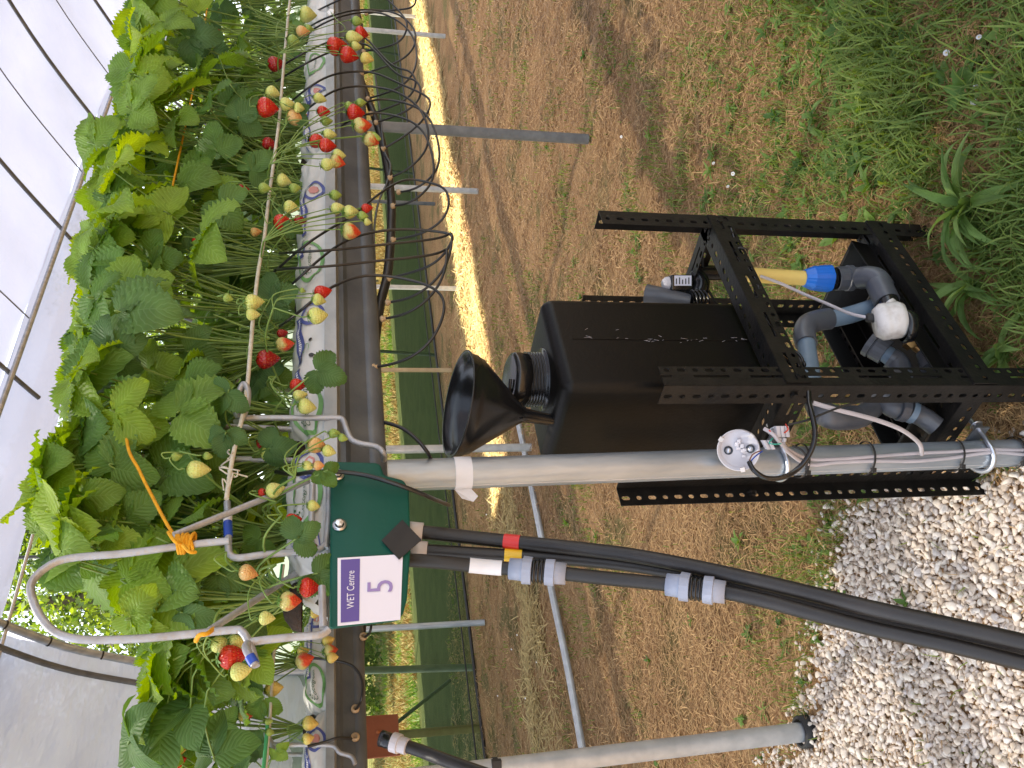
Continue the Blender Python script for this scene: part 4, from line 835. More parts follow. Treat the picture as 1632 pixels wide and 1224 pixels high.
# ---------------------------------------------------------------- the three hoses
def hose(pts, r, label, bands=(), couplers=(), collar=None):
    P = [W(*q) for q in pts]; C = catmull(P, 10); t = empty('hose', P[0], label, 'hose', 'black hoses dropping from the green box'); mb = MB(); tube(mb, P, r, 18, 0, 10); mb.build('hose_tube', M['black_hose'], t)
    proj = []
    for c in C:
        d = c-Vector((0, 0, CAM_H)); fz = d.y*cp-d.z*sp; up = d.y*sp+d.z*cp; proj.append(816-F*up/fz)
    def at(x):
        i = min(range(len(C)), key=lambda k: abs(proj[k]-x)); j = i+1 if proj[i] < x and i+1 < len(C) else i-1
        j = max(0, min(len(C)-1, j)); 
        if i == j: return C[i], (C[1]-C[0]).normalized()
        f = (x-proj[i])/(proj[j]-proj[i]+1e-9); return C[i].lerp(C[j], f), (C[max(i,j)]-C[min(i,j)]).normalized()
    for x0, x1, m in bands:
        mb = MB(); tube(mb, [at(x0+(x1-x0)*k/4)[0] for k in range(5)], r+.0009, 20, 0, 1, caps=False); mb.build('tape_band', M[m], t)
    for x0, x1 in couplers:
        a = at(x0)[0]; b = at(x1)[0]; dr = (b-a).normalized(); Lc = (b-a).length; k = r/.0125*1.18
        cpn = MB(); lathe(cpn, a, dr, [(r*.9,0),(.0165*k,0),(.0170*k,Lc*.20),(.0178*k,Lc*.24)], 28, caps=False)
        lathe(cpn, a+dr*Lc*.23, dr, [(.0178*k,0),(.0215*k,Lc*.01),(.0208*k,Lc*.17),(.015*k,Lc*.175)], 32, smooth=False, ribs=8, ribd=-.05)
        lathe(cpn, b, -dr, [(r*.9,0),(.0165*k,0),(.0170*k,Lc*.18),(.0178*k,Lc*.20)], 28)
        lathe(cpn, b-dr*Lc*.19, -dr, [(.0178*k,0),(.0215*k,Lc*.01),(.0208*k,Lc*.17),(.015*k,Lc*.175)], 32, smooth=False, ribs=8, ribd=-.05)
        cc = cpn.build('coupling', M['couple'], t); mb = MB(); pr = []
        for i in range(25): pr.append((.0165*k+(.0022*k if i % 6 < 3 else 0), Lc*(.36+.28*i/24)))
        lathe(mb, a, dr, pr, 24); mb.build('ribbed_centre', M['black_gloss'], cc)
    if collar: mb = MB(); a, dr = at(collar); lathe(mb, a-dr*.016, dr, [(r,0),(.0135,0),(.0135,.024),(r,.024)], 20); mb.build('collar', M['white'], t)
    return t
hose([(640,845,1.23),(700,851,1.22),(800,862,1.20),(900,872,1.16),(1000,884,1.12),(1100,902,1.07),(1200,924,1.02),(1300,948,.97),(1400,972,.92),(1520,998,.87),(1660,1030,.82)], .0099, 'black hose nearest the main post with a red tape band', [(803,829,'tape_red')], collar=665)
hose([(640,876,1.22),(700,879,1.21),(815,886,1.19),(900,890,1.165),(1000,900,1.13),(1100,917,1.09),(1200,940,1.045),(1300,965,.995),(1400,988,.95),(1520,1014,.90),(1660,1048,.85)], .0094, 'black hose in the middle of the bundle with a yellow tape band', [(804,832,'tape_yellow')], collar=672)
hose([(640,892,1.18),(700,896,1.17),(780,904,1.16),(850,909,1.14),(950,920,1.11),(1040,929,1.08),(1120,938,1.05),(1200,953,1.01),(1300,979,.96),(1400,1004,.92),(1520,1030,.87),(1660,1064,.82)], .0094, 'leftmost black hose, with white tape and two pale grey couplings', [(748,800,'tape_white')], [(812,902),(1062,1156)])
P = [W(x, y, D) for x, y, D in ((640,1187,1.72),(668,1196,1.70),(700,1208,1.66),(750,1226,1.6),(850,1262,1.5),(980,1320,1.4),(1150,1400,1.3),(1300,1480,1.25))]
t = empty('hose', P[0], 'short black hose end with white collar and plug, in front of the blue taped post', 'hose'); mb = MB(); tube(mb, P, .0125, 16, 0, 6); mb.build('hose_tube', M['black_hose'], t)
dr = (P[0]-P[1]).normalized(); mb = MB(); lathe(mb, P[0]-dr*.014, dr, [(.012,0),(.0165,.001),(.0165,.018),(.020,.019),(.020,.034),(.013,.035)], 24, ribs=8, ribd=-.03, smooth=False); mb.build('collar', M['white'], t)
mb = MB(); lathe(mb, P[0]+dr*.020, dr, [(.014,0),(.0165,.002),(.0155,.007),(.0165,.011),(.0155,.016),(.0165,.026),(.0001,.027)], 22); mb.build('plug', M['black_gloss'], t)

# pipe lying on the ground
t = empty('ground_pipe', G(860,850), 'pale steel pipe lying across the earth behind the hoses', 'pipe'); mb = MB(); tube(mb, [G(x, y, .022) for x, y in ((818,640),(832,700),(852,800),(880,945),(906,1070),(936,1240),(948,1320))], .019, 14, 0, 4); mb.build('pipe', M['galv_pale'], t)


# ================================================================ RACK
def flange(mb, P0, P1, wdir, w, pattern, ph=0.0):      # perforated strip; thickness by modifier
    L = (P1-P0).length; a = (P1-P0).normalized(); pitch = .0235; n = max(1, int(L/pitch)); pitch = L/n
    rows = [(0, .38, None), (.38, .80, 'b'), (.80, 1.0, None)] if pattern == 1 else [(0, .30, None), (.30, .64, 'c'), (.64, .66, None), (.66, .96, 'b'), (.96, 1, None)]
    for (w0, w1, kd) in rows:
        for i in range(n):
            A0, A1 = i*pitch, (i+1)*pitch; B0, B1 = w0*w, w1*w
            if kd is None or (kd == 'c' and (i % 4) == 3):
                mb.add([P0+a*A0+wdir*B0, P0+a*A1+wdir*B0, P0+a*A1+wdir*B1, P0+a*A0+wdir*B1], [(0,1,2,3)], 0, False); continue
            if kd == 'c':
                k = i % 4; hx0, hx1 = (.0 if k else .25), (1.0 if k < 2 else .75); cx = (A0+A1)/2
                yb0, yb1 = B0+(B1-B0)*.30, B0+(B1-B0)*.70; X0 = A0+pitch*hx0; X1 = A0+pitch*hx1
                g = lambda x, y: P0+a*x+wdir*y
                mb.add([g(A0,B0),g(A1,B0),g(A1,yb0),g(A0,yb0)], [(0,1,2,3)], 0, False); mb.add([g(A0,yb1),g(A1,yb1),g(A1,B1),g(A0,B1)], [(0,1,2,3)], 0, False)
                if hx0 > 0: mb.add([g(A0,yb0),g(X0,yb0),g(X0,yb1),g(A0,yb1)], [(0,1,2,3)], 0, False)
                if hx1 < 1: mb.add([g(X1,yb0),g(A1,yb0),g(A1,yb1),g(X1,yb1)], [(0,1,2,3)], 0, False)
                continue
            cx, cy = (A0+A1)/2, (B0+B1)/2; hw = .0072 if (i+int(ph)) % 2 else .0048; hh = .0042; N = 16; vs = []
            for q in range(N):
                an = 2*math.pi*(q+.5)/N; c_, s_ = math.cos(an), math.sin(an); m_ = max(abs(c_), abs(s_)); vs.append(P0+a*(cx+c_/m_*(A1-A0)/2)+wdir*(cy+s_/m_*(B1-B0)/2))
            for q in range(N):
                an = 2*math.pi*(q+.5)/N; ex = (hw-hh)*(1 if math.cos(an) > 0 else -1); vs.append(P0+a*(cx+ex+math.cos(an)*hh)+wdir*(cy+math.sin(an)*hh))
            # outer ring corners
            mb.add(vs, [(q, (q+1) % N, N+(q+1) % N, N+q) for q in range(N)], 0, False)
            for sx_, sy_ in ((1,1),(-1,1),(-1,-1),(1,-1)):
                c = P0+a*(cx+sx_*(A1-A0)/2)+wdir*(cy+sy_*(B1-B0)/2)
                b0 = {(1,1):(1,2),(-1,1):(5,6),(-1,-1):(9,10),(1,-1):(13,14)}[(sx_, sy_)]; mb.add([vs[b0[0]], c, vs[b0[1]]], [(0,1,2)], 0, False)
def slotted(parent, name, P0, P1, d1, d2, w=.039, pt=(1, 2)):
    mb = MB(); flange(mb, P0, P1, d1.normalized(), w, pt[0]); flange(mb, P0, P1, d2.normalized(), w, pt[1], 1); return mb.build(name, M['black_steel'], parent, solid=.0018)
RZ = .63
PA = Vector((.322,1.53,0)); PBq = Vector((-.002,1.235,0)); PC = Vector((-.178,1.40,0)); PD = Vector((.150,1.69,0))
rack = empty('slotted_rack', PBq, 'black slotted-angle steel rack holding the tank and pipework beside the main post', 'rack')
eBA = (PA-PBq).normalized(); eBC = (PC-PBq).normalized(); eCD = (PD-PC).normalized()
slotted(rack, 'leg', PBq+ZV*GZ, PBq+ZV*RZ, eBA, eBC, pt=(2, 1))
slotted(rack, 'leg', PA+ZV*GZ, PA+ZV*(RZ+.01), -eBA, (PD-PA), pt=(1, 1))
slotted(rack, 'leg', PC+ZV*GZ, PC+ZV*(RZ+.02), -eCD, -eBC, w=.036, pt=(1, 1))
slotted(rack, 'leg', PD+ZV*GZ, PD+ZV*RZ, -eCD, (PA-PD), pt=(1, 1))
ZB = .425
slotted(rack, 'cross_bar', PBq+ZV*ZB+eBA*.003-eBC*.003, PA+ZV*ZB-eBA*.003-eBC*.003, -ZV, eBC, w=.042, pt=(2, 1))
slotted(rack, 'cross_bar', PBq+ZV*(ZB-.01)+eBC*.005+eBA*.003, PC+ZV*(ZB-.01)+eBA*.003, -ZV, eBA, w=.04, pt=(2, 1))
slotted(rack, 'cross_bar', PC+ZV*ZB+eCD*.004, PD+ZV*ZB-eCD*.004, -ZV, -eBC)
slotted(rack, 'cross_bar', PD+ZV*ZB, PA+ZV*ZB, -ZV, -eBA)
slotted(rack, 'base_bar', PBq+ZV*.085-eBC*.004, PA+ZV*.085-eBC*.004, -ZV, eBC, w=.045)
slotted(rack, 'base_bar', PC+ZV*.085+eCD*.004, PD+ZV*.085, -ZV, -eBC)
slotted(rack, 'base_bar', PBq+ZV*.08+eBA*.004, PC+ZV*.08+eBA*.004, -ZV, eBA)
slotted(rack, 'base_bar', PA+ZV*.08-eBA*.004, PD+ZV*.08-eBA*.004, -ZV, -eBA)
for P, nrm in ((PBq+ZV*(ZB-.02)+eBC*.02, -eBA), (PBq+ZV*(ZB-.03)+eBA*.02, -eBC), (PC+ZV*(ZB-.02)+eCD*-.018, -eBA), (PA+ZV*(ZB-.02)-eBA*.02, -eBC)):
    mb = MB(); lathe(mb, P-nrm*.002, nrm, [(.0001,.008),(.0062,.008),(.0065,.003),(.010,.003),(.010,0)], 6, smooth=False); mb.build('bolt', M['black_steel'], rack)
# plastic tray at the bottom of the rack
tr = empty('tray', (PBq+PD)*.5+ZV*.05, 'open black plastic tray holding fittings in the bottom of the rack', 'tray')
c0 = PBq+eBA*.035+eBC*.02; c1 = PA-eBA*.03+eBC*.02; c2 = PD-eBA*.03-eBC*.02; c3 = PC+eCD*.03-eBC*.02; ctr = (c0+c1+c2+c3)*.25
mb = MB(); o4 = [c0, c1, c2, c3]; i4 = [ctr+(q-ctr)*.965 for q in o4]; b4 = [ctr+(q-ctr)*.90 for q in o4]; bi = [ctr+(q-ctr)*.88 for q in o4]
vs = [q+ZV*.120 for q in o4]+[q+ZV*.120 for q in i4]+[q+ZV*.03 for q in b4]+[q+ZV*.036 for q in bi]
fs = []
for i in range(4):
    j = (i+1) % 4; fs += [(i, j, 4+j, 4+i), (8+i, 8+j, j, i), (4+i, 4+j, 12+j, 12+i)]
fs += [(12,13,14,15), (11,10,9,8)]
mb.add(vs, fs, 0, False); bevel(mb.build('tray_shell', M['black_tank'], tr), .003, 2)

# ---------------------------------------------------------------- tank, neck, cap, funnel
TZ0, TZ1 = .388, .766
TN = PR(905, 606, 1) if False else Vector((-.003,1.300,0)); e1 = Vector((.155,.147,0)).normalized(); e2 = Vector((-.62,.785,0)); e2 = (e2-e1*e2.dot(e1)).normalized()
tank = empty('tank', TN+ZV*TZ0, 'tall square black plastic tank standing on the rack', 'tank')
L1, L2 = .215, .205
bm = bmesh.new(); bmesh.ops.create_cube(bm, size=1)
for v in bm.verts: v.co = Vector((v.co.x*L1, v.co.y*L2, v.co.z*(TZ1-TZ0)))
bmesh.ops.bevel(bm, geom=bm.edges[:], offset=.019, segments=5, profile=.5, affect='EDGES')
me = bpy.data.meshes.new('tank_body'); cT = TN+e1*L1/2+e2*L2/2+ZV*(TZ0+TZ1)/2
for v in bm.verts:
    c = v.co.copy(); f = c.z/(TZ1-TZ0)+.5
    if c.z > (TZ1-TZ0)/2-.021: rr = max(abs(c.x)/(L1/2), abs(c.y)/(L2/2)); c.z += .014*max(0, 1-rr)+.004
    v.co = cT+e1*c.x+e2*c.y+ZV*c.z-(TN+ZV*TZ0)
bm.to_mesh(me); bm.free(); me.materials.append(M['black_tank']); tb = bpy.data.objects.new('tank_body', me); COL.objects.link(tb); tb.parent = tank
for p in me.polygons: p.use_smooth = True
mb = MB(); q = TN+e1*L1*.5; tube(mb, [q-e2*.0003+ZV*(TZ0+.03), q-e2*.0003+ZV*(TZ1-.03)], .0012, 6, 0, 1); mb.build('mould_seam', M['black_tank'], tank)
mb = MB(); rs = random.Random(4)
for k in range(26):
    a = q+e1*rs.gauss(0, .0035 if k < 22 else .04)+ZV*rs.uniform(TZ0+.02, TZ1-.05)-e2*.0009; b = a+ZV*rs.uniform(.002, .012)+e1*rs.uniform(-.004, .004); tube(mb, [a, b], .00028, 4, 0, 1)
mb.build('scuffs', M['cable_grey'], tank)
NC = TN+e1*.098+e2*.088+ZV*(TZ1+.003)
mb = MB(); prf = [(.054,0),(.054,.006),(.047,.008)]
for i in range(33): prf.append((.0455+(.0022 if i % 6 < 3 else -.0006), .009+.026*i/32))
prf += [(.043,.036),(.040,.036),(.040,.0)]
lathe(mb, NC, ZV, prf, 40); mb.build('threaded_neck', M['black_gloss'], tank)
ca = Vector((.10,-.10,1)).normalized(); cb = NC+ZV*.037+Vector((-.002,-.012,.002))
cap = empty('screw_cap', cb, 'loose black ribbed screw cap resting tilted on the tank neck', 'cap'); mb = MB(); lathe(mb, cb, ca, [(.043,0),(.047,.0),(.047,.021),(.045,.025),(.038,.0265),(.0001,.0265)], 48, ribs=12, ribd=-.022); mb.build('cap_shell', M['black_gloss'], cap)
mb = MB(); tube(mb, [cb+ca*.022+Vector((-.035,-.012,0)), cb+ca*.029+Vector((-.02,-.02,0)), cb+ca*.0285+Vector((.0,-.022,0))], .003, 8); mb.build('tab', M['black_gloss'], cap)
F0 = W(882,659,1.375); F1_ = W(836,662,1.375); F2_ = W(744,646,1.366); fa = (F2_-F1_).normalized(); hF = (F2_-F1_).length
fn = empty('funnel', F0, 'large glossy black funnel standing with its spout in the tank', 'funnel')
mb = MB(); R0 = .084
prof = [(.0075,-.050),(.0095,-.030),(.0105,0),(.016,.008),(R0*.93,hF-.012),(R0*.95,hF-.006),(R0*.985,hF-.001),(R0*1.0,hF+.012),(R0*1.045,hF+.014),(R0*1.045,hF+.016),(R0*.985,hF+.0155),(R0*.955,hF+.000),(R0*.90,hF-.010),(.012,.006),(.008,-.02)]
lathe(mb, F1_, fa, prof, 56); mb.build('cone', M['black_gloss'], fn)
for k in range(4):
    mb = MB(); a = k*math.pi/2+.5; uu = fa.orthogonal().normalized(); ww = fa.cross(uu); dr = uu*math.cos(a)+ww*math.sin(a); tube(mb, [F1_+fa*-.045+dr*.0085, F1_+dr*.0115, F1_+fa*.012+dr*.021], .0014, 6, 0, 2); mb.build('spout_rib', M['black_gloss'], fn)

# ---------------------------------------------------------------- pump head behind the tank
def on_bar(x, y, D): return W(x, y, D)
pu = empty('dosing_valve', on_bar(1080,470,1.60), 'small black solenoid valve with white top and printed label, behind the tank', 'valve')
a0, a1 = W(1065,452,1.60), W(1100,452,1.60); c = (a0+a1)*.5; az = (a0-a1)*.5; box_x = Vector((1,0,0))*.019
mb = MB(); box(mb, c, Vector((.016,0,0)), Vector((0,.016,0)), az); bevel(mb.build('coil', M['black_gloss'], pu), .003)
mb = MB(); lathe(mb, c+az*1.0, az, [(.014,0),(.013,.006),(.008,.012),(.0001,.013)], 18); mb.build('white_top', M['white'], pu)
lb0 = c-Vector((0,.0168,0)); mb = MB(); mb.add([lb0+Vector((sx*.010,0,0))+az*sz+Vector((.004,0,0)) for sx, sz in ((-1,-.8),(1,-.8),(1,.75),(-1,.75))], [(0,1,2,3)], 0, False); lbo = mb.build('valve_label', M['paper'], pu)
mb = MB()
for k in range(5): q = lb0+Vector((.004,-.0006,0))+az*(-.6+.28*k); mb.add([q+Vector((-.007,0,0)), q+Vector((.006-.002*(k % 3),0,0)), q+Vector((.006-.002*(k % 3),0,0))+az*.1, q+Vector((-.007,0,0))+az*.1], [(0,1,2,3)], 0, False)
mb.build('fine_print', M['black_print'], lbo)
mb = MB(); tube(mb, [W(1030,470,1.62), W(1060,474,1.60), W(1100,480,1.58)], [.022,.019,.013], 14, 0, 3); mb.build('body', M['upvc'], pu)
mb = MB(); tube(mb, [W(1098,474,1.58), W(1112,470,1.585), W(1118,452,1.59), W(1112,436,1.60), W(1150,435,1.60)], [.015,.017,.017,.016,.015], 14, 0, 4); mb.build('elbow', M['black_gloss'], pu)
for k in range(4): mb = MB(); q0 = W(1104+k*6,477,1.57); dr = (W(1112,470,1.58)-W(1098,474,1.58)).normalized(); lathe(mb, q0, dr, [(.017,0),(.0195,.001),(.0195,.003),(.017,.004)], 18); mb.build('thread_ring', M['black_gloss'], pu)
t = empty('cable', W(1122,405,1.6), 'black cable dropping from the rack bar to the solenoid valve', 'cable'); mb = MB(); tube(mb, [W(1120,395,1.58), W(1120,420,1.59), W(1124,450,1.59), W(1138,478,1.58), W(1150,492,1.56)], .0026, 8, 0, 5); mb.build('cable_sheath', M['black_matt'], t)

# ---------------------------------------------------------------- pipework in the rack
def pipe(name, parent, pts, r, m, n=18, sub=6): mb = MB(); tube(mb, [W(*q) for q in pts], r, n, 0, sub); return mb.build(name, M[m], parent)
def ringed(name, parent, a, b, prof, m, n=24, **k):
    a = W(*a); b = W(*b); d = b-a; L = d.length; mb = MB(); lathe(mb, a, d, [(r, h*L) for r, h in prof], n, **k); return mb.build(name, M[m], parent)
pw = empty('pipe_assembly', W(1380,450,1.5), 'grey pipework with blue nut and yellow pipe rising through the rack', 'pipework')
pipe('yellow_pipe', pw, [(1195,438,1.52),(1240,441,1.515),(1292,444,1.51)], .0145, 'yellow_pipe')
ringed('blue_nut', pw, (1281,443,1.51), (1322,444,1.505), [(.0145,0),(.0165,.0),(.0235,.32),(.0262,.8),(.0268,1),(.018,1)], 'blue_nut', 48, smooth=False, ribs=12, ribd=-.05)
ringed('black_collar', pw, (1320,444,1.505), (1333,444,1.50), [(.021,0),(.0215,0),(.0215,1),(.018,1)], 'black_gloss')
ringed('union', pw, (1332,444,1.50), (1368,443,1.495), [(.0225,0),(.0235,.02),(.0235,.45),(.0255,.47),(.0255,.72),(.022,.75),(.021,1),(.016,1)], 'upvc', 12, smooth=False)
ringed('pipe_stub', pw, (1366,443,1.495), (1376,443,1.49), [(.0175,0),(.0175,1)], 'pvcblue')
pipe('tee', pw, [(1372,443,1.475),(1386,442,1.455),(1398,446,1.44),(1408,460,1.43)], .0215, 'upvc')
pipe('reducer', pw, [(1400,452,1.435),(1409,472,1.415),(1414,482,1.405)], .0235, 'upvc')
pipe('lateral_pipe', pw, [(1414,478,1.405),(1419,492,1.39),(1424,505,1.375)], .019, 'black_gloss')
pipe('riser_pipe', pw, [(1300,513,1.47),(1350,503,1.46),(1392,490,1.455)], .0165, 'pvcblue')
pipe('elbow', pw, [(1322,508,1.465),(1303,511,1.462),(1287,518,1.455),(1282,534,1.44),(1285,548,1.425)], .0205, 'upvc', 20)
pipe('cross_pipe', pw, [(1284,538,1.435),(1288,570,1.40),(1293,602,1.36),(1298,640,1.32)], .0165, 'pvcblue')
pipe('elbow', pw, [(1299,626,1.335),(1306,652,1.31),(1324,664,1.30),(1345,666,1.31),(1362,665,1.32)], .021, 'upvc', 20)
pipe('lower_pipe', pw, [(1350,665,1.31),(1372,664,1.325),(1390,650,1.35)], .019, 'upvc')
ringed('union', pw, (1384,545,1.42), (1412,562,1.40), [(.020,0),(.026,.02),(.026,.3),(.0225,.33),(.0225,.36),(.025,.4),(.024,1),(.016,1)], 'upvc', 20, smooth=False)
pipe('pipe_stub', pw, [(1404,558,1.405),(1424,572,1.39)], .0165, 'pvcblue', sub=1)
pipe('elbow', pw, [(1418,570,1.39),(1432,580,1.38),(1436,600,1.36)], .020, 'upvc')
ringed('brass_nut', pw, (1448,541,1.375), (1462,552,1.37), [(.010,0),(.0165,0),(.0165,.6),(.010,.65),(.0095,1.6)], 'brass', 6, smooth=False)
ringed('brass_tail', pw, (1458,550,1.372), (1472,562,1.365), [(.008,0),(.010,.1),(.0085,1)], 'brass', 14)
pipe('hose_tail', pw, [(1468,560,1.365),(1478,572,1.355),(1484,588,1.34)], [.011,.017,.017], 'upvc')
pipe('elbow', pw, [(1395,625,1.36),(1420,648,1.33),(1448,655,1.325),(1470,664,1.32),(1492,680,1.31)], .018, 'upvc')
ringed('pipe_ring', pw, (1448,655,1.318), (1457,659,1.316), [(.0195,0),(.0195,1)], 'pvcblue')
ringed('union', pw, (1432,651,1.322), (1444,654,1.32), [(.018,0),(.0215,0),(.0215,1),(.018,1)], 'upvc', 14, smooth=False)
fm = empty('flow_meter', W(1416,515,1.42), 'round cloudy white flow meter with a black cable gland in the tray', 'meter')
fx = W(1388,514,1.42); fy = W(1446,506,1.40)
ringed('meter_body', fm, (1393,515,1.345), (1443,508,1.325), [(.0001,0),(.0245,.02),(.0325,.22),(.033,.40),(.0322,.46),(.0327,.52),(.0325,.80),(.028,.97),(.0001,1)], 'whiteish', 32)
ringed('cable_gland', fm, (1380,506,1.35), (1402,508,1.345), [(.0001,0),(.006,0),(.008,.1),(.008,1)], 'black_matt', 14)
ringed('clamp_ring', fm, (1414,484,1.375), (1420,489,1.37), [(.012,0),(.014,.1),(.014,.9),(.011,1)], 'whiteish', 18)
ringed('black_base', fm, (1440,520,1.325), (1456,521,1.32), [(.027,0),(.030,.2),(.026,1),(.0001,1)], 'black_gloss', 22)
def cable(pts, r, m, label, name='cable', parts=()):
    P = [W(*q) for q in pts]; t = empty(name, P[0], label, 'cable'); mb = MB(); tube(mb, P, r, 8, 0, 6); mb.build('cable_sheath', M[m], t); return t
cable([(1212,440,1.50),(1245,452,1.49),(1280,468,1.475),(1318,484,1.43),(1350,498,1.39),(1372,504,1.36),(1386,506,1.35)], .0030, 'cable_grey', 'thin grey cable curving down across the pipes to the flow meter')
cable([(1296,642,1.20),(1330,652,1.19),(1370,662,1.19),(1405,672,1.195),(1435,684,1.205),(1456,698,1.22),(1467,710,1.235),(1469,724,1.262)], .0036, 'cable_grey', 'pale cable arching from the front rack leg down onto the post')
# black loom along the cross bar
t = empty('cable_loom', W(1180,440,1.45), 'bundle of black cables tied along the sloping rack bar', 'cables')
for k, off in enumerate(((0,0),(7,5),(-4,9),(3,-6))):
    mb = MB(); tube(mb, [W(x+off[0]*.8, y+off[1]*.6, D) for x, y, D in ((1163,368,1.50),(1172,395,1.475),(1190,425,1.455),(1205,448,1.43),(1208,470,1.41),(1216,500,1.38),(1234,530,1.35),(1244,555,1.325),(1262,574,1.30),(1276,580,1.28),(1272,570,1.285),(1258,560,1.30))], .0030, 8, 0, 5); mb.build('cable_strand', M['black_gloss'], t)
for q in ((1180,402,1.465),(1212,474,1.40),(1240,548,1.33)):
    mb = MB(); a = W(*q); lathe(mb, a-Vector((.002,.002,0)), Vector((.7,.5,-.3)), [(.012,0),(.0125,.0),(.0125,.004),(.012,.004)], 14); mb.build('cable_tie', M['black_matt'], t)

# ---------------------------------------------------------------- things fixed to the main post
def ubolt(x, label, dz=.0):
    c = on_main(x); t = empty('u_bolt', c, label, 'u-bolt', 'u-bolts clamping the rack to the post'); mb = MB(); pts = []
    back = Vector((.62,.60,0)).normalized(); side = Vector((back.y, -back.x, 0))
    pts = [c+side*.031+back*.055+ZV*.006, c+side*.031+back*.02, c+side*.030]+[c+side*math.cos(a)*.030-back*math.sin(a)*.030-ZV*.006*math.sin(a) for a in np.linspace(.3, math.pi-.3, 7)]+[c-side*.030, c-side*.031+back*.02, c-side*.031+back*.055+ZV*.006]
    tube(mb, pts, .0042, 10, 0, 4); mb.build('rod', M['zinc'], t)
    for sgn in (-1, 1):
        mb = MB(); q = c+side*.031*sgn+back*.030; lathe(mb, q, back, [(.004,0),(.0085,0),(.0085,.006),(.004,.006)], 6, smooth=False); lathe(mb, q+back*.010, back, [(.004,0),(.011,0),(.011,.0015),(.004,.0015)], 16); mb.build('nut', M['zinc'], t)
    mb = MB(); box(mb, c+back*.028, side*.040, back*.0015, ZV*.014); mb.build('saddle', M['zinc'], t)
ubolt(1237, 'upper zinc u-bolt round the post under the white round base'); ubolt(1560, 'lower zinc u-bolt round the post near the gravel')
cb_ = empty('twin_cable', on_main(1400), 'pair of pale grey cables running down the front of the main post', 'cable'); fr = Vector((.10,-1,0)).normalized(); sdv = Vector((fr.y, -fr.x, 0))
for k, sg in enumerate((-1, 1)):
    mb = MB(); pts = [W(1248,706,1.22), W(1256,718+sg*2,1.235)]+[on_main(x)+fr*.0265+sdv*(.0045*sg+wv_+.002*math.sin(x/37.)*sg) for x, wv_ in ((1275,.002),(1320,.002),(1380,.001),(1440,.001),(1500,-.001),(1560,-.005),(1610,-.001),(1660,.003))]; tube(mb, pts, .0031, 8, 0, 5); mb.build('cable_sheath', M['cable_grey'], cb_)
for x in (1274,1377,1517,1613):
    mb = MB(); c = on_main(x); lathe(mb, c-ax*.0018+fr*.002, (ax+Vector((.12,0,0))).normalized(), [(.0283,0),(.0290,0),(.0290,.0036),(.0283,.0036)], 30); box(mb, c+Vector((-.017,-.025,-.001)), Vector((.0035,0,0)), Vector((0,.003,0)), ZV*.0035); mb.build('cable_tie', M['black_matt'], cb_)
# round detector base
dc = W(1178,716,1.235); dn = Vector((-.10,-.72,.50)).normalized(); db = empty('detector_base', dc, 'round white plastic base cup with two screws fixed high on the post', 'junction base')
mb = MB(); lathe(mb, dc-dn*.012, dn, [(.0001,0),(.026,.0),(.0305,.004),(.0325,.022),(.0312,.0225),(.0290,.010),(.0275,.008),(.0001,.008)], 48); mb.build('cup', M['white'], db)
uu = dn.cross(ZV).normalized(); vv = dn.cross(uu)
for k, (a, b) in enumerate(((-.0165,.004),(.0165,-.002))):
    q = dc-dn*.003+vv*a+uu*b; mb = MB(); lathe(mb, q, dn, [(.0001,.0002),(.007,.0002),(.007,.0006)], 16); mb.build('screw_recess', M['galv_dark'], db); mb = MB(); lathe(mb, q+dn*.0006, dn, [(.0042,0),(.0042,.003),(.0001,.0034)], 12); box(mb, q+dn*.0042, uu*.0035, vv*.0006, dn*.0006); mb.build('screw', M['zinc'], db)
mb = MB(); rs = random.Random(9)
for k in range(9): q = dc-dn*.002+uu*rs.uniform(-.013,.013)+vv*rs.uniform(-.008,.010); box(mb, q, uu*rs.uniform(.002,.004), vv*rs.uniform(.002,.004), dn*rs.uniform(.001,.004))
bevel(mb.build('terminal_mouldings', M['white'], db), .0008, 2)
mb = MB()
for a in (.3, 2.5, 4.2): q = dc+dn*.010+(uu*math.cos(a)+vv*math.sin(a))*.0305; box(mb, q, (uu*-math.sin(a)+vv*math.cos(a))*.0035, (uu*math.cos(a)+vv*math.sin(a))*.0034, dn*.003)
mb.build('wall_notch', M['whiteish'], db)
tb_ = empty('terminal_block', W(1246,690,1.20), 'small white terminal block with red and green wires beside the round base', 'connector')
c = W(1246,692,1.20); mb = MB()
for k in range(3): box(mb, c+Vector((.004,0,-.0075+.0075*k)), Vector((.0085,0,.001)), Vector((0,.004,0)), ZV*.0032)
for k in range(2): lathe(mb, c+Vector((-.006,0,-.004+.008*k)), Vector((-1,0,.1)), [(.0035,0),(.0035,.006),(.0001,.006)], 10)
bevel(mb.build('block', M['white'], tb_), .0007, 2)
c = W(1224,712,1.20); mb = MB()
for k in range(2): box(mb, c+Vector((.003,0,-.004+.008*k)), Vector((.007,0,.004)), Vector((0,.004,0)), ZV*.003)
bevel(mb.build('block', M['white'], tb_), .0007, 2)
wr = [('red_wire', [(1252,676,1.2),(1256,684,1.19),(1250,690,1.195)]), ('red_wire', [(1232,690,1.2),(1226,686,1.19),(1236,694,1.195)]), ('cyan_wire', [(1232,698,1.195),(1226,706,1.185),(1236,708,1.185),(1246,706,1.19),(1240,700,1.19)]), ('brown_wire', [(1213,718,1.2),(1200,724,1.19),(1194,735,1.19)]), ('tape_darkblue', [(1215,719,1.2),(1204,727,1.192),(1195,737,1.19)])]
for m, q in wr: mb = MB(); tube(mb, [W(*z) for z in q], .0011, 6, 0, 5); mb.build('wire', M[m], tb_)
mb = MB(); tube(mb, [W(1218,683,1.2), W(1232,692,1.19), W(1242,704,1.19), W(1252,714,1.2)], .0032, 8, 0, 5); mb.build('cable_tail', M['cable_grey'], tb_)
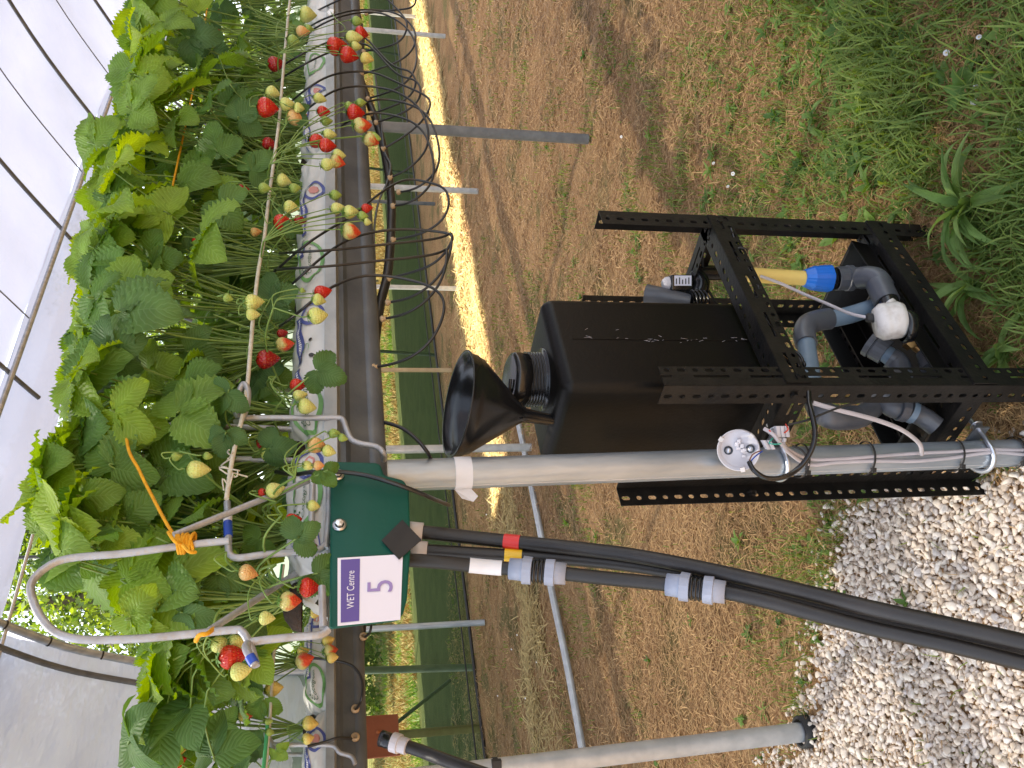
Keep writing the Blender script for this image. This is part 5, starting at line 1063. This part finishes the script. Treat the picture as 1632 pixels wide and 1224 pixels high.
cable([(1194,736,1.19),(1202,750,1.18),(1222,762,1.175),(1250,760,1.17),(1275,744,1.17),(1293,718,1.165),(1299,690,1.165),(1294,660,1.175),(1290,640,1.20),(1289,625,1.215)], .0040, 'black_gloss', 'thick black cable making a loose loop from the round base up to the rack leg')
cable([(1256,677,1.19),(1285,670,1.185),(1320,656,1.185),(1348,646,1.19),(1375,640,1.2)], .0018, 'black_matt', 'thin black cable running from the terminal block toward the rack leg')
cable([(1263,711,1.215),(1278,718,1.205),(1286,732,1.205),(1284,748,1.21)], .0020, 'black_matt', 'short thin black lead curling beside the white terminal block')
# ================================================================ STRAWBERRY PLANTS
def leaflet(mb, base, fwd, up, L, Wd, cup, droop, teeth, mi, rs, detail=True):
    fwd = fwd.normalized(); side = fwd.cross(up).normalized(); up = side.cross(fwd).normalized(); n = teeth*2 if detail else teeth
    cols = (-1, -.5, 0, .5, 1) if detail else (-1, 0, 1); vs, uv = [], []; ph = rs.random()*6; tw = rs.uniform(-.35, .35)
    for i in range(n+1):
        t = i/n; ang = -droop*t*t; c = fwd*(math.cos(ang))+up*math.sin(ang)
        y = L*t; hw = Wd*.5*(math.sin(math.pi*min(1, t**.78*.93+.035))**.72)
        if i == n: hw = Wd*.04
        tooth = (1.07 if i % 2 else .93) if (detail and 1 < i < n) else 1
        pos = base+fwd*(y*math.cos(ang*.6))+up*(y*math.sin(ang*.6)); fwdshift = (L*.022 if i % 2 else -L*.012) if detail and i < n else 0
        for q in cols:
            e = abs(q); w = hw*(tooth if e == 1 else 1)*q; pl = (.0016 if i % 2 else -.0016)*e*(L/.06) if detail else 0
            z = abs(w)*cup*(1-.35*e)+pl+.0025*math.sin(ph+t*5+q*2)+tw*w*t
            vs.append(pos+side*w+up*z+fwd*(fwdshift if e == 1 else 0)+fwd*(-.12*e*L*.3*(1-t))); uv.append((q, t))
    m = len(cols); mb.add(vs, [(i*m+j, i*m+j+1, (i+1)*m+j+1, (i+1)*m+j) for i in range(n) for j in range(m-1)], mi, True, uv)
def leaf(plant, crown, J, L, nrm, mid, rs, detail=True, mats=None, droop=None):
    """one trifoliate leaf on its stalk; J: joint of the leaflets; nrm: facing; mid: direction of the middle leaflet"""
    mb = MB(); nrm = nrm.normalized(); mid = (mid-nrm*mid.dot(nrm)).normalized(); side = mid.cross(nrm).normalized(); dr = droop if droop is not None else rs.uniform(.2, .75); th = 9 if detail else 5
    leaflet(mb, J+mid*L*.06, mid, nrm, L, L*rs.uniform(.78, .92), rs.uniform(.12, .42), dr, th, 0, rs, detail)
    for sg in (-1, 1):
        a = rs.uniform(1.15, 1.5); f = mid*math.cos(a)+side*sg*math.sin(a)-nrm*rs.uniform(-.05, .25); leaflet(mb, J+f*L*.03, f, nrm+side*sg*rs.uniform(-.1, .25), L*rs.uniform(.86, .98), L*rs.uniform(.74, .86), rs.uniform(.12, .42), dr*rs.uniform(.7, 1.2), th, 0, rs, detail)
    c = crown; d = J-c; mid1 = c+d*.5+Vector((rs.uniform(-.012, .012), rs.uniform(-.012, .012), .028+.12*Vector((d.x, d.y, 0)).length))
    tube(mb, [c, mid1, J-nrm*.004*0, J+mid*L*.07], [.0019, .0016, .0013, .0008] if detail else [.0018, .0012], 6 if detail else 4, 1, 6 if detail else 3, caps=False)
    return mb.build('leaf', mats or [M['leaf'], M['petiole']], plant)

BERRY = {}
def berry_mesh(kind, v):
    if (kind, v) in BERRY: return BERRY[(kind, v)]
    rs = random.Random(v*7+3); mb = MB(); n, m = 18, 14; vs = []; fat = rs.uniform(.88, 1.06); ex = rs.uniform(.68, .92)
    for i in range(m+1):
        a = math.pi*i/m; t = (1-math.cos(a))/2; z = -2.35*t; r = (max(0, math.sin(math.pi*min(1, t**.66)))**ex)*fat*1.02
        for k in range(n):
            b = 2*math.pi*k/n; rr = r*(1+.05*math.sin(2*b+v)+.03*math.sin(3*b+v*2)); vs.append((math.cos(b)*rr, math.sin(b)*rr, z*.98+.05*math.sin(b+v)*math.sin(a)))
    mb.add(vs, [(i*n+k, (i+1)*n+k, (i+1)*n+(k+1) % n, i*n+(k+1) % n) for i in range(m) for k in range(n)], 0)
    for k in range(8):
        a = 2*math.pi*k/8+rs.random()*.4; d = Vector((math.cos(a), math.sin(a), 0)); s = Vector((-d.y, d.x, 0)); l = rs.uniform(.65, 1.0); u1 = rs.uniform(-.05, .28)
        mb.add([s*-.14+ZV*.03, s*.14+ZV*.03, d*l*.55+s*.17+ZV*(.06+u1*.4), d*l*.55-s*.17+ZV*(.06+u1*.4), d*l+ZV*(u1-.12)], [(0,1,2,3),(3,2,4)], 1)
    cyl(mb, Vector((0,0,.0)), Vector((.05,0,.5)), .07, 6, 2)
    o = mb.build('strawberry', [M[kind], M['calyx'], M['stalk']]); me = o.data; bpy.data.objects.remove(o); BERRY[(kind, v)] = me; return me
def berry(parent, P, r, kind, rs, dirn=None):
    o = bpy.data.objects.new('strawberry', berry_mesh(kind, rs.randrange(4))); COL.objects.link(o); o.parent = parent
    ax_ = (dirn or Vector((rs.uniform(-.35, .35), rs.uniform(-.3, .2), 1))).normalized(); q = ax_.to_track_quat('Z', 'Y'); o.rotation_mode = 'QUATERNION'; o.rotation_quaternion = q
    sc = r*rs.uniform(.94, 1.06); o.scale = (sc, sc, sc*rs.uniform(.95, 1.1)); o.location = (P+ax_*sc*1.1)-parent_origin(parent); return P+ax_*sc*1.45

SIL = [(-80,200),(0,188),(50,172),(100,170),(170,180),(210,150),(250,125),(330,122),(400,108),(470,100),(520,92),(560,85),(600,78),(640,68),(700,85),(730,45),(780,25),(820,22),(850,40),(870,120),(890,200),(920,225),(960,225),(1000,215),(1040,200),(1100,210)]
def z_top(P):
    d = P-Vector((0,0,CAM_H)); y = 612-F*d.x/(d.y*cp-d.z*sp); x = np.interp(y, [a for a, _ in SIL], [b for _, b in SIL])+14
    r = ray(x, y); return CAM_H+r.z/r.dot(NV)*P.dot(NV)
CROWN_Z = 1.183
words = ['first','second','third','fourth','fifth','sixth','seventh','eighth','ninth','tenth','eleventh','twelfth','thirteenth','fourteenth','fifteenth','sixteenth','seventeenth','eighteenth','nineteenth','twentieth']
plants = []; rs = random.Random(11)
s_first = s_at(965, 480, NP)
n_near = 19; sp_ = .118
hand = [  # x, y, size px, p, brightness (b bright, d dark, m mid), facing (x right, z up, toward viewer), middle leaflet direction (right, up)
 (268,340,62,.90,'b',(.25,.2,1),(.2,.9)), (350,322,44,.88,'d',(.0,.2,1),(-.8,-.5)), (206,480,72,.90,'m',(.1,.3,1),(.8,.35)), (172,560,52,.89,'d',(-.3,.3,1),(.3,-.8)), (182,655,62,.88,'b',(-.1,.45,1),(-.5,-.7)),
 (120,640,60,.93,'m',(.2,.7,.7),(.3,.8)), (95,825,72,.90,'b',(-.2,.55,.9),(-.4,.6)), (70,745,58,.95,'m',(.3,.8,.6),(.8,.5)), (180,745,66,.93,'m',(.1,.3,1),(.8,-.2)), (200,828,54,.96,'m',(0,.25,1),(.5,-.6)),
 (205,985,58,.96,'b',(-.4,.4,.9),(-.5,-.8)), (262,935,48,.96,'m',(-.1,.2,1),(-.6,-.2)), (290,975,46,.95,'d',(-.1,.2,1),(-.2,-.9)), (345,915,46,.96,'d',(.1,.1,1),(-.2,-.8)), (365,625,38,.87,'d',(.1,.3,1),(-.5,.5)),
 (360,690,34,.88,'d',(.1,.2,1),(-.7,.2)), (428,715,38,.93,'d',(0,.1,1),(.1,-.9)), (470,860,38,.88,'d',(0,.1,1),(.4,-.6)), (500,915,44,.91,'d',(0,-.1,1),(-.5,-.7)), (505,590,42,.875,'d',(0,.1,1),(-.3,-.8)),
 (516,752,26,.86,'m',(0,.1,1),(-.6,-.4)), (430,478,40,.93,'d',(0,.1,1),(.3,-.7)), (150,230,52,.95,'m',(0,.5,.8),(.5,.6)), (240,30,50,.93,'m',(.1,.3,1),(-.2,.9)), (210,110,54,.95,'m',(0,.4,.9),(-.5,.4)),
 (225,165,48,.92,'m',(.2,.3,.9),(.6,.6)), (312,20,46,.92,'b',(.2,.3,.9),(.5,.7)), (300,60,42,.90,'d',(0,.1,1),(.1,-.9)), (380,190,36,.90,'d',(0,.2,1),(.4,-.5)), (345,240,42,.93,'m',(0,.2,1),(.6,.2)),
 (470,180,22,.87,'d',(0,.1,1),(-.5,-.5)), (400,270,36,.95,'d',(0,.1,1),(.4,-.4)), (465,360,18,.87,'d',(0,.1,1),(-.7,.2)), (140,420,54,.93,'b',(0,.5,.8),(.2,.9)), (150,385,46,.97,'m',(.2,.5,.8),(-.3,.9)),
 (240,420,50,.94,'m',(0,.3,1),(.7,.1)), (300,400,40,.97,'d',(0,.2,1),(.5,-.3)), (130,520,46,.97,'b',(0,.6,.7),(.4,.9)), (150,690,52,.98,'m',(0,.6,.7),(-.6,.6)), (60,850,52,.99,'b',(-.2,.7,.6),(.6,.5)),
 (130,790,60,.93,'m',(0,.4,.9),(-.7,-.1)), (250,790,44,.97,'d',(0,.2,1),(.4,-.7)), (180,880,50,.97,'m',(-.2,.4,.8),(-.6,.4)), (235,915,40,1.02,'d',(-.2,.2,1),(-.3,-.8)), (455,790,30,1.0,'d',(0,0,1),(.2,-.8)), (415,860,34,.98,'m',(0,.1,1),(-.4,.4)),
 (300,560,46,.96,'d',(0,.2,1),(-.3,-.7)), (235,590,48,.95,'m',(0,.3,.9),(.2,-.8)), (290,690,40,.97,'d',(0,.1,1),(-.7,-.3)), (330,760,40,.98,'m',(0,.1,1),(.5,-.4))]
CR = [RW(s_first+k*sp_+rs.uniform(-.015, .015), NP+(.018 if k % 2 else -.018), CROWN_Z) for k in range(n_near)]
lbls = {0:'strawberry plant at the open end inside the big wire hoop, first of the nearest row', 1:'strawberry plant under the yellow knot, second of the nearest row'}
trifo = {}
for k, c in enumerate(CR):
    plants.append(empty('strawberry_plant', c, lbls.get(k, f'{words[k]} strawberry plant of the nearest row, counted from its open hooped end'), 'strawberry plant', 'strawberry plants in the nearest row'))
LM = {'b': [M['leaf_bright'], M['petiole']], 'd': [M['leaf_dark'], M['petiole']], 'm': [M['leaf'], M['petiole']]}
def nearest(P): return min(range(n_near), key=lambda k: abs(S(CR[k])-S(P))+rs.uniform(0, .02))
VW = Vector((0,-1,.1))
for (x, y, sz, p, br, fc, md) in hand:
    J = PR(x, y, p+.02); d = J.length; L = sz*math.hypot(J.x, J.y)/F*1.1; k = nearest(J)
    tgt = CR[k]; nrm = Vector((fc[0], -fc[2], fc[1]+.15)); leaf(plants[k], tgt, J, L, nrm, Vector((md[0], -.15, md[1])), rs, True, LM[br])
for k, c in enumerate(CR):
    far = S(c) > s_first+1.5; nl = 25 if not far else 15
    for i in range(nl):
        s_ = S(c)+rs.gauss(0, .085); q = rs.random(); p = NP+rs.uniform(-.15, .20) if q < .8 else NP+rs.uniform(-.06, .25)
        if s_ < s_first-.04: s_ = s_first-.04+rs.random()*.1
        base = RW(s_, p, 1.2); zt = z_top(base); f = 1-rs.random()**1.4*.70 if i < nl*.80 else rs.uniform(.12, .45)
        if i % 4 == 0: f = rs.uniform(.88, 1.0)
        z = 1.2+(zt-1.2)*f; L = rs.uniform(.062, .094)*(1 if f > .4 else .66); z = min(z, zt-L*.35)
        if k < 3: p = max(p, NP-.06)
        if z < 1.30 and p < NP-.02: p = NP+rs.uniform(-.02, .2)
        J = RW(s_, p, z); out = Vector((J.x-c.x, J.y-c.y, 0)); out = out.normalized() if out.length > .01 else Vector((0,-1,0))
        nrm = ZV*rs.uniform(.5, 1.0)+out*rs.uniform(.1, .6)-NV*rs.uniform(.1, .7)+Vector((rs.uniform(-.35,.35), rs.uniform(-.35,.35), 0)); md = out+ZV*rs.uniform(-.5, .9)+Vector((rs.uniform(-.6,.6), rs.uniform(-.6,.6), 0))
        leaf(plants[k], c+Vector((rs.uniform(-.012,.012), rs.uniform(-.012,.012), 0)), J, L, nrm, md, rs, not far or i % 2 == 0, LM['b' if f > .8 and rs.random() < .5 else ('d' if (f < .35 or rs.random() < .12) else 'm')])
    for i in range(7 if not far else 3):
        J = RW(S(c)+rs.gauss(0, .09), NP+rs.uniform(.06, .24), rs.uniform(1.22, 1.38)); leaf(plants[k], c, J, rs.uniform(.055, .08), ZV*.5-NV*rs.uniform(.4, 1)+Vector((rs.uniform(-.4,.4), 0, 0)), ZV*rs.uniform(-.8, .6)+Vector((rs.uniform(-.8,.8), 0, 0)), rs, False, LM['m' if i % 2 else 'd'])
    # coir mound with short bare stalks showing
    mb = MB(); lathe(mb, RW(S(c), NP, 1.165), ZV, [(.034,0),(.030,.012),(.016,.022),(.0001,.026)], 10); mb.build('coir', M['coir'], plants[k])
    mb = MB()
    for j in range(7):
        a = rs.uniform(0, 6.28); b0 = c+Vector((math.cos(a)*.012, math.sin(a)*.012, -.003)); tip = c+Vector((math.cos(a)*rs.uniform(.03, .10), math.sin(a)*rs.uniform(.02, .06), rs.uniform(.08, .17))); tube(mb, [b0, b0.lerp(tip, .5)+ZV*.01, tip], .0015, 5, 0, 4)
    o = mb.build('old_stalks', M['petiole'], plants[k])

# fruit: clusters (anchor x, y of the shared stalk, then berries: x, y, radius px, kind); all on the nearest row
CL = [((440,62),.90,[(490,23,12,'b_pale'),(468,65,10,'b_green'),(482,50,10,'b_orange'),(492,46,7,'b_green')]),
 ((445,85),.88,[(537,73,15,'b_red'),(557,88,14,'b_red'),(563,60,12,'b_pale'),(576,53,11,'b_red'),(569,34,8,'b_green'),(568,74,9,'b_pale'),(584,93,10,'b_yellow')]),
 ((425,105),.93,[(440,102,12,'b_dark')]),
 ((430,150),.89,[(427,172,17,'b_red'),(435,148,12,'b_pale'),(458,166,11,'b_pale'),(477,172,8,'b_pale')]),
 ((455,200),.90,[(472,187,14,'b_orange'),(515,178,9,'b_red'),(509,157,9,'b_pale'),(520,193,8,'b_green')]),
 ((450,245),.88,[(567,180,14,'b_red'),(557,169,8,'b_green'),(575,164,8,'b_green'),(577,200,14,'b_turn'),(571,196,8,'b_pale'),(592,224,13,'b_turn'),(597,220,9,'b_green')]),
 ((430,262),.875,[(506,225,12,'b_red'),(521,232,12,'b_red'),(525,214,10,'b_pale'),(523,262,12,'b_pale'),(537,258,11,'b_turn'),(540,247,10,'b_pale')]),
 ((432,232),.95,[(429,229,11,'b_dark')]),
 ((440,310),.90,[(452,288,11,'b_pale'),(470,300,9,'b_green'),(421,300,9,'b_green'),(464,330,12,'b_pale'),(450,354,14,'b_red'),(478,352,10,'b_dark')]),
 ((420,385),.87,[(535,311,9,'b_green'),(538,332,11,'b_pale'),(559,338,12,'b_pale'),(578,344,8,'b_green'),(560,369,15,'b_turn'),(584,332,9,'b_red'),(586,354,7,'b_pale')]),
 ((425,478),.87,[(405,482,15,'b_pale'),(402,501,10,'b_pale'),(363,475,8,'b_green')]),
 ((436,490),.87,[(514,465,13,'b_red'),(508,478,11,'b_pale'),(506,503,14,'b_pale'),(482,463,5,'b_green')]),
 ((430,540),.96,[(450,531,9,'b_dark'),(453,549,13,'b_turn'),(426,573,17,'b_dark')]),
 ((440,600),.93,[(474,614,12,'b_red'),(478,630,11,'b_pale'),(489,648,14,'b_pale')]),
 ((470,760),.87,[(505,710,16,'b_orange'),(524,719,11,'b_pale'),(533,691,10,'b_green'),(546,698,7,'b_green'),(491,742,9,'b_pale'),(508,742,8,'b_orange')]),
 ((300,722),.90,[(315,748,16,'b_pale'),(281,728,8,'b_green'),(331,727,7,'b_green')]),
 ((425,690),.97,[(420,706,11,'b_dark'),(430,722,14,'b_pale')]),
 ((440,800),.93,[(419,785,8,'b_red'),(438,781,14,'b_pale')]),
 ((450,820),.90,[(468,829,13,'b_red'),(500,806,11,'b_pale')]),
 ((360,880),.92,[(395,913,14,'b_orange')]),
 ((440,900),.93,[(493,936,15,'b_red'),(461,958,15,'b_turn'),(425,985,12,'b_pale')]),
 ((340,1000),1.02,[(352,1027,15,'b_pale'),(378,1023,12,'b_pale'),(370,1047,20,'b_red'),(384,1070,15,'b_pale')]),
 ((340,55),.95,[(341,52,10,'b_dark')]),((385,290),.98,[(386,302,9,'b_dark')]),((405,365),.95,[(407,370,8,'b_orange')]),((320,380),.98,[(314,385,9,'b_red')])]
for (an, p, bs) in CL:
    A = PR(an[0], an[1], min(p, .955)); k = nearest(A)
    T = empty('fruit_truss', A); T.parent = plants[k]; T.location = A-CR[k]; mb = MB(); c = CR[k]; out = -NV*.02
    tube(mb, [c, c.lerp(A, .55)+ZV*.025+out, A], .0016, 6, 0, 6)
    tips = []
    for (x, y, r, kind) in bs:
        P = PR(x, y, p-.004*(len(tips) % 4)); rr = r*math.hypot(P.x, P.y)/F*.88; dirn = Vector((rs.uniform(-.3, .3)-.0, rs.uniform(-.25, .1), 1))
        tp = berry(T, P, rr, kind, rs, dirn); tips.append(tp)
    for tp in tips:
        mdp = A.lerp(tp, .5)+ZV*(.018)-NV*.006; tube(mb, [A, mdp, tp+ZV*.006, tp], [.0012, .001, .0009], 5, 0, 5)
    mb.build('fruit_stalk', M['stalk'], T)
# one open flower
T = empty('flower_truss', PR(500, 30, .89)); k = nearest(PR(500, 30, .89)); T.parent = plants[k]; T.location = PR(500, 30, .89)-CR[k]; mb = MB(); c = PR(527, 19, .87); nrm = Vector((.2,-1,.5)).normalized(); u = nrm.orthogonal().normalized(); v = nrm.cross(u)
for i in range(5): a = i*2*math.pi/5; d = u*math.cos(a)+v*math.sin(a); lathe(mb, c+d*.0045, nrm, [(.0045,0),(.003,.0012),(.0001,.0014)], 8)
mb.build('petals', M['petal'], T); mb = MB(); tube(mb, [PR(450, 60, .92), PR(546, 50, .87), PR(535, 30, .87), c], .0009, 5, 0, 5); mb.build('flower_stalk', M['stalk'], T)

# ---------------------------------------------------------------- second row
n2 = 26; CR2 = []; zt2 = lambda s: 1.50+.03*math.sin(s*5)
S0 = S(PR(480, 1290, FP))
P2 = []
for k in range(n2):
    c = RW(S0+k*.17+rs.uniform(-.02, .02), FP+rs.uniform(-.015, .015), CROWN_Z); CR2.append(c)
    lb = f'{words[k]} strawberry plant of the second row, counted from the left edge' if k < 20 else f'{words[25-k]} strawberry plant of the second row, counted back from its far end'
    P2.append(empty('strawberry_plant', c, lb, 'strawberry plant', 'strawberry plants in the second row'))
hand2 = [(420,1115,36,1.80,'m',(0,.1,1),(-.4,.3)), (265,1120,50,1.82,'b',(0,.4,.9),(-.6,.5)), (330,1105,36,1.80,'m',(0,.2,1),(.4,-.4)), (245,1060,40,1.84,'m',(0,.3,1),(.5,.6)), (220,1170,40,1.85,'b',(-.2,.5,.8),(-.2,.9)), (350,1160,36,1.80,'m',(0,.2,1),(-.3,-.6)), (260,1190,34,1.84,'m',(0,.3,1),(.2,-.7)), (300,1150,40,1.84,'d',(0,.2,1),(.5,.2)), (440,1195,22,1.80,'m',(0,.1,1),(-.5,-.4)), (380,1080,34,1.82,'m',(0,.2,1),(.5,.3)), (240,1100,40,1.88,'b',(0,.5,.8),(.5,.8)),(400,1190,28,1.84,'d',(0,.2,1),(-.2,-.6)),(300,1080,40,1.85,'m',(0,.3,.9),(-.6,-.1))]
for (x, y, sz, p, br, fc, md) in hand2:
    J = PR(x, y, p+FO); L = sz*math.hypot(J.x, J.y)/F; k = min(range(n2), key=lambda i: abs(S(CR2[i])-S(J))); leaf(P2[k], CR2[k], J, L, Vector((fc[0], -fc[2], fc[1]+.15)), Vector((md[0], -.1, md[1])), rs, True, LM[br])
for k, c in enumerate(CR2):
    nl = 18 if k < 5 else 12
    for i in range(nl):
        s_ = S(c)+rs.gauss(0, .10); p = FP+rs.uniform(-.17, .2); f = 1-rs.random()**1.5*.8; J0 = RW(s_, p, 1.2)
        d = J0-Vector((0,0,CAM_H)); yy = 612-F*d.x/(d.y*cp); ztop = 1.56 if k >= 5 else CAM_H+(lambda r: r.z/r.dot(NV)*p)(ray(float(np.interp(yy, [1000,1100,1160,1224,1400], [215,222,205,208,215]))+14, yy))
        L = rs.uniform(.055, .078); z = min(1.22+(ztop-1.22)*f, ztop-L*.35)
        if z < 1.30 and p < FP: p = FP+rs.uniform(0, .2)
        J = RW(s_, p, z); out = Vector((J.x-c.x, J.y-c.y, 0)).normalized()
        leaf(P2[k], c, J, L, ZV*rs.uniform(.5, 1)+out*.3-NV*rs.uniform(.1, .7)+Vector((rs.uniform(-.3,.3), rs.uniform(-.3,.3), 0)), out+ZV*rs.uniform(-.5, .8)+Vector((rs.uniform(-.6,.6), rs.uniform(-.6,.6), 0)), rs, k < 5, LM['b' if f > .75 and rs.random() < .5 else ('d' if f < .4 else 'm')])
    mb = MB(); lathe(mb, RW(S(c), FP, 1.165), ZV, [(.034,0),(.030,.012),(.016,.022),(.0001,.026)], 10); mb.build('coir', M['coir'], P2[k])
CL2 = [((430,1040),1.81,[(483,1038,9,'b_yellow'),(484,1053,13,'b_turn')]),((440,1010),1.80,[(523,1021,10,'b_yellow'),(527,1037,11,'b_turn'),(530,1048,9,'b_yellow')]),((400,1080),1.82,[(435,1098,13,'b_yellow')]),((460,1160),1.80,[(494,1153,12,'b_yellow'),(491,1177,9,'b_yellow')]),
 ((270,1200),1.84,[(285,1197,9,'b_yellow'),(284,1214,10,'b_red'),(266,1190,6,'b_green')]),((380,1130),1.84,[(391,1139,10,'b_turn'),(403,1123,8,'b_green')]),((310,1110),1.85,[(325,1127,7,'b_yellow'),(314,1125,5,'b_green')]),((420,1150),1.80,[(430,1167,6,'b_green'),(428,1150,6,'b_green')]),((410,1000),1.82,[(430,1013,9,'b_red'),(436,1032,8,'b_green')]),((500,965),1.80,[(503,977,9,'b_yellow'),(506,960,7,'b_orange')]),((340,1045),1.84,[(345,1040,8,'b_green'),(338,1052,7,'b_green')])]
for (an, p, bs) in CL2:
    p += FO; A = PR(an[0], an[1], p); k = min(range(n2), key=lambda i: abs(S(CR2[i])-S(A))); T = empty('fruit_truss', A); T.parent = P2[k]; T.location = A-CR2[k]; mb = MB(); tube(mb, [CR2[k], CR2[k].lerp(A, .5)+ZV*.02, A], .0016, 5, 0, 5)
    for j, (x, y, r, kind) in enumerate(bs):
        P = PR(x, y, p-.004*j); tp = berry(T, P, r*math.hypot(P.x, P.y)/F*.88, kind, rs); tube(mb, [A, A.lerp(tp, .5)+ZV*.012, tp], .0010, 5, 0, 4)
    mb.build('fruit_stalk', M['stalk'], T)
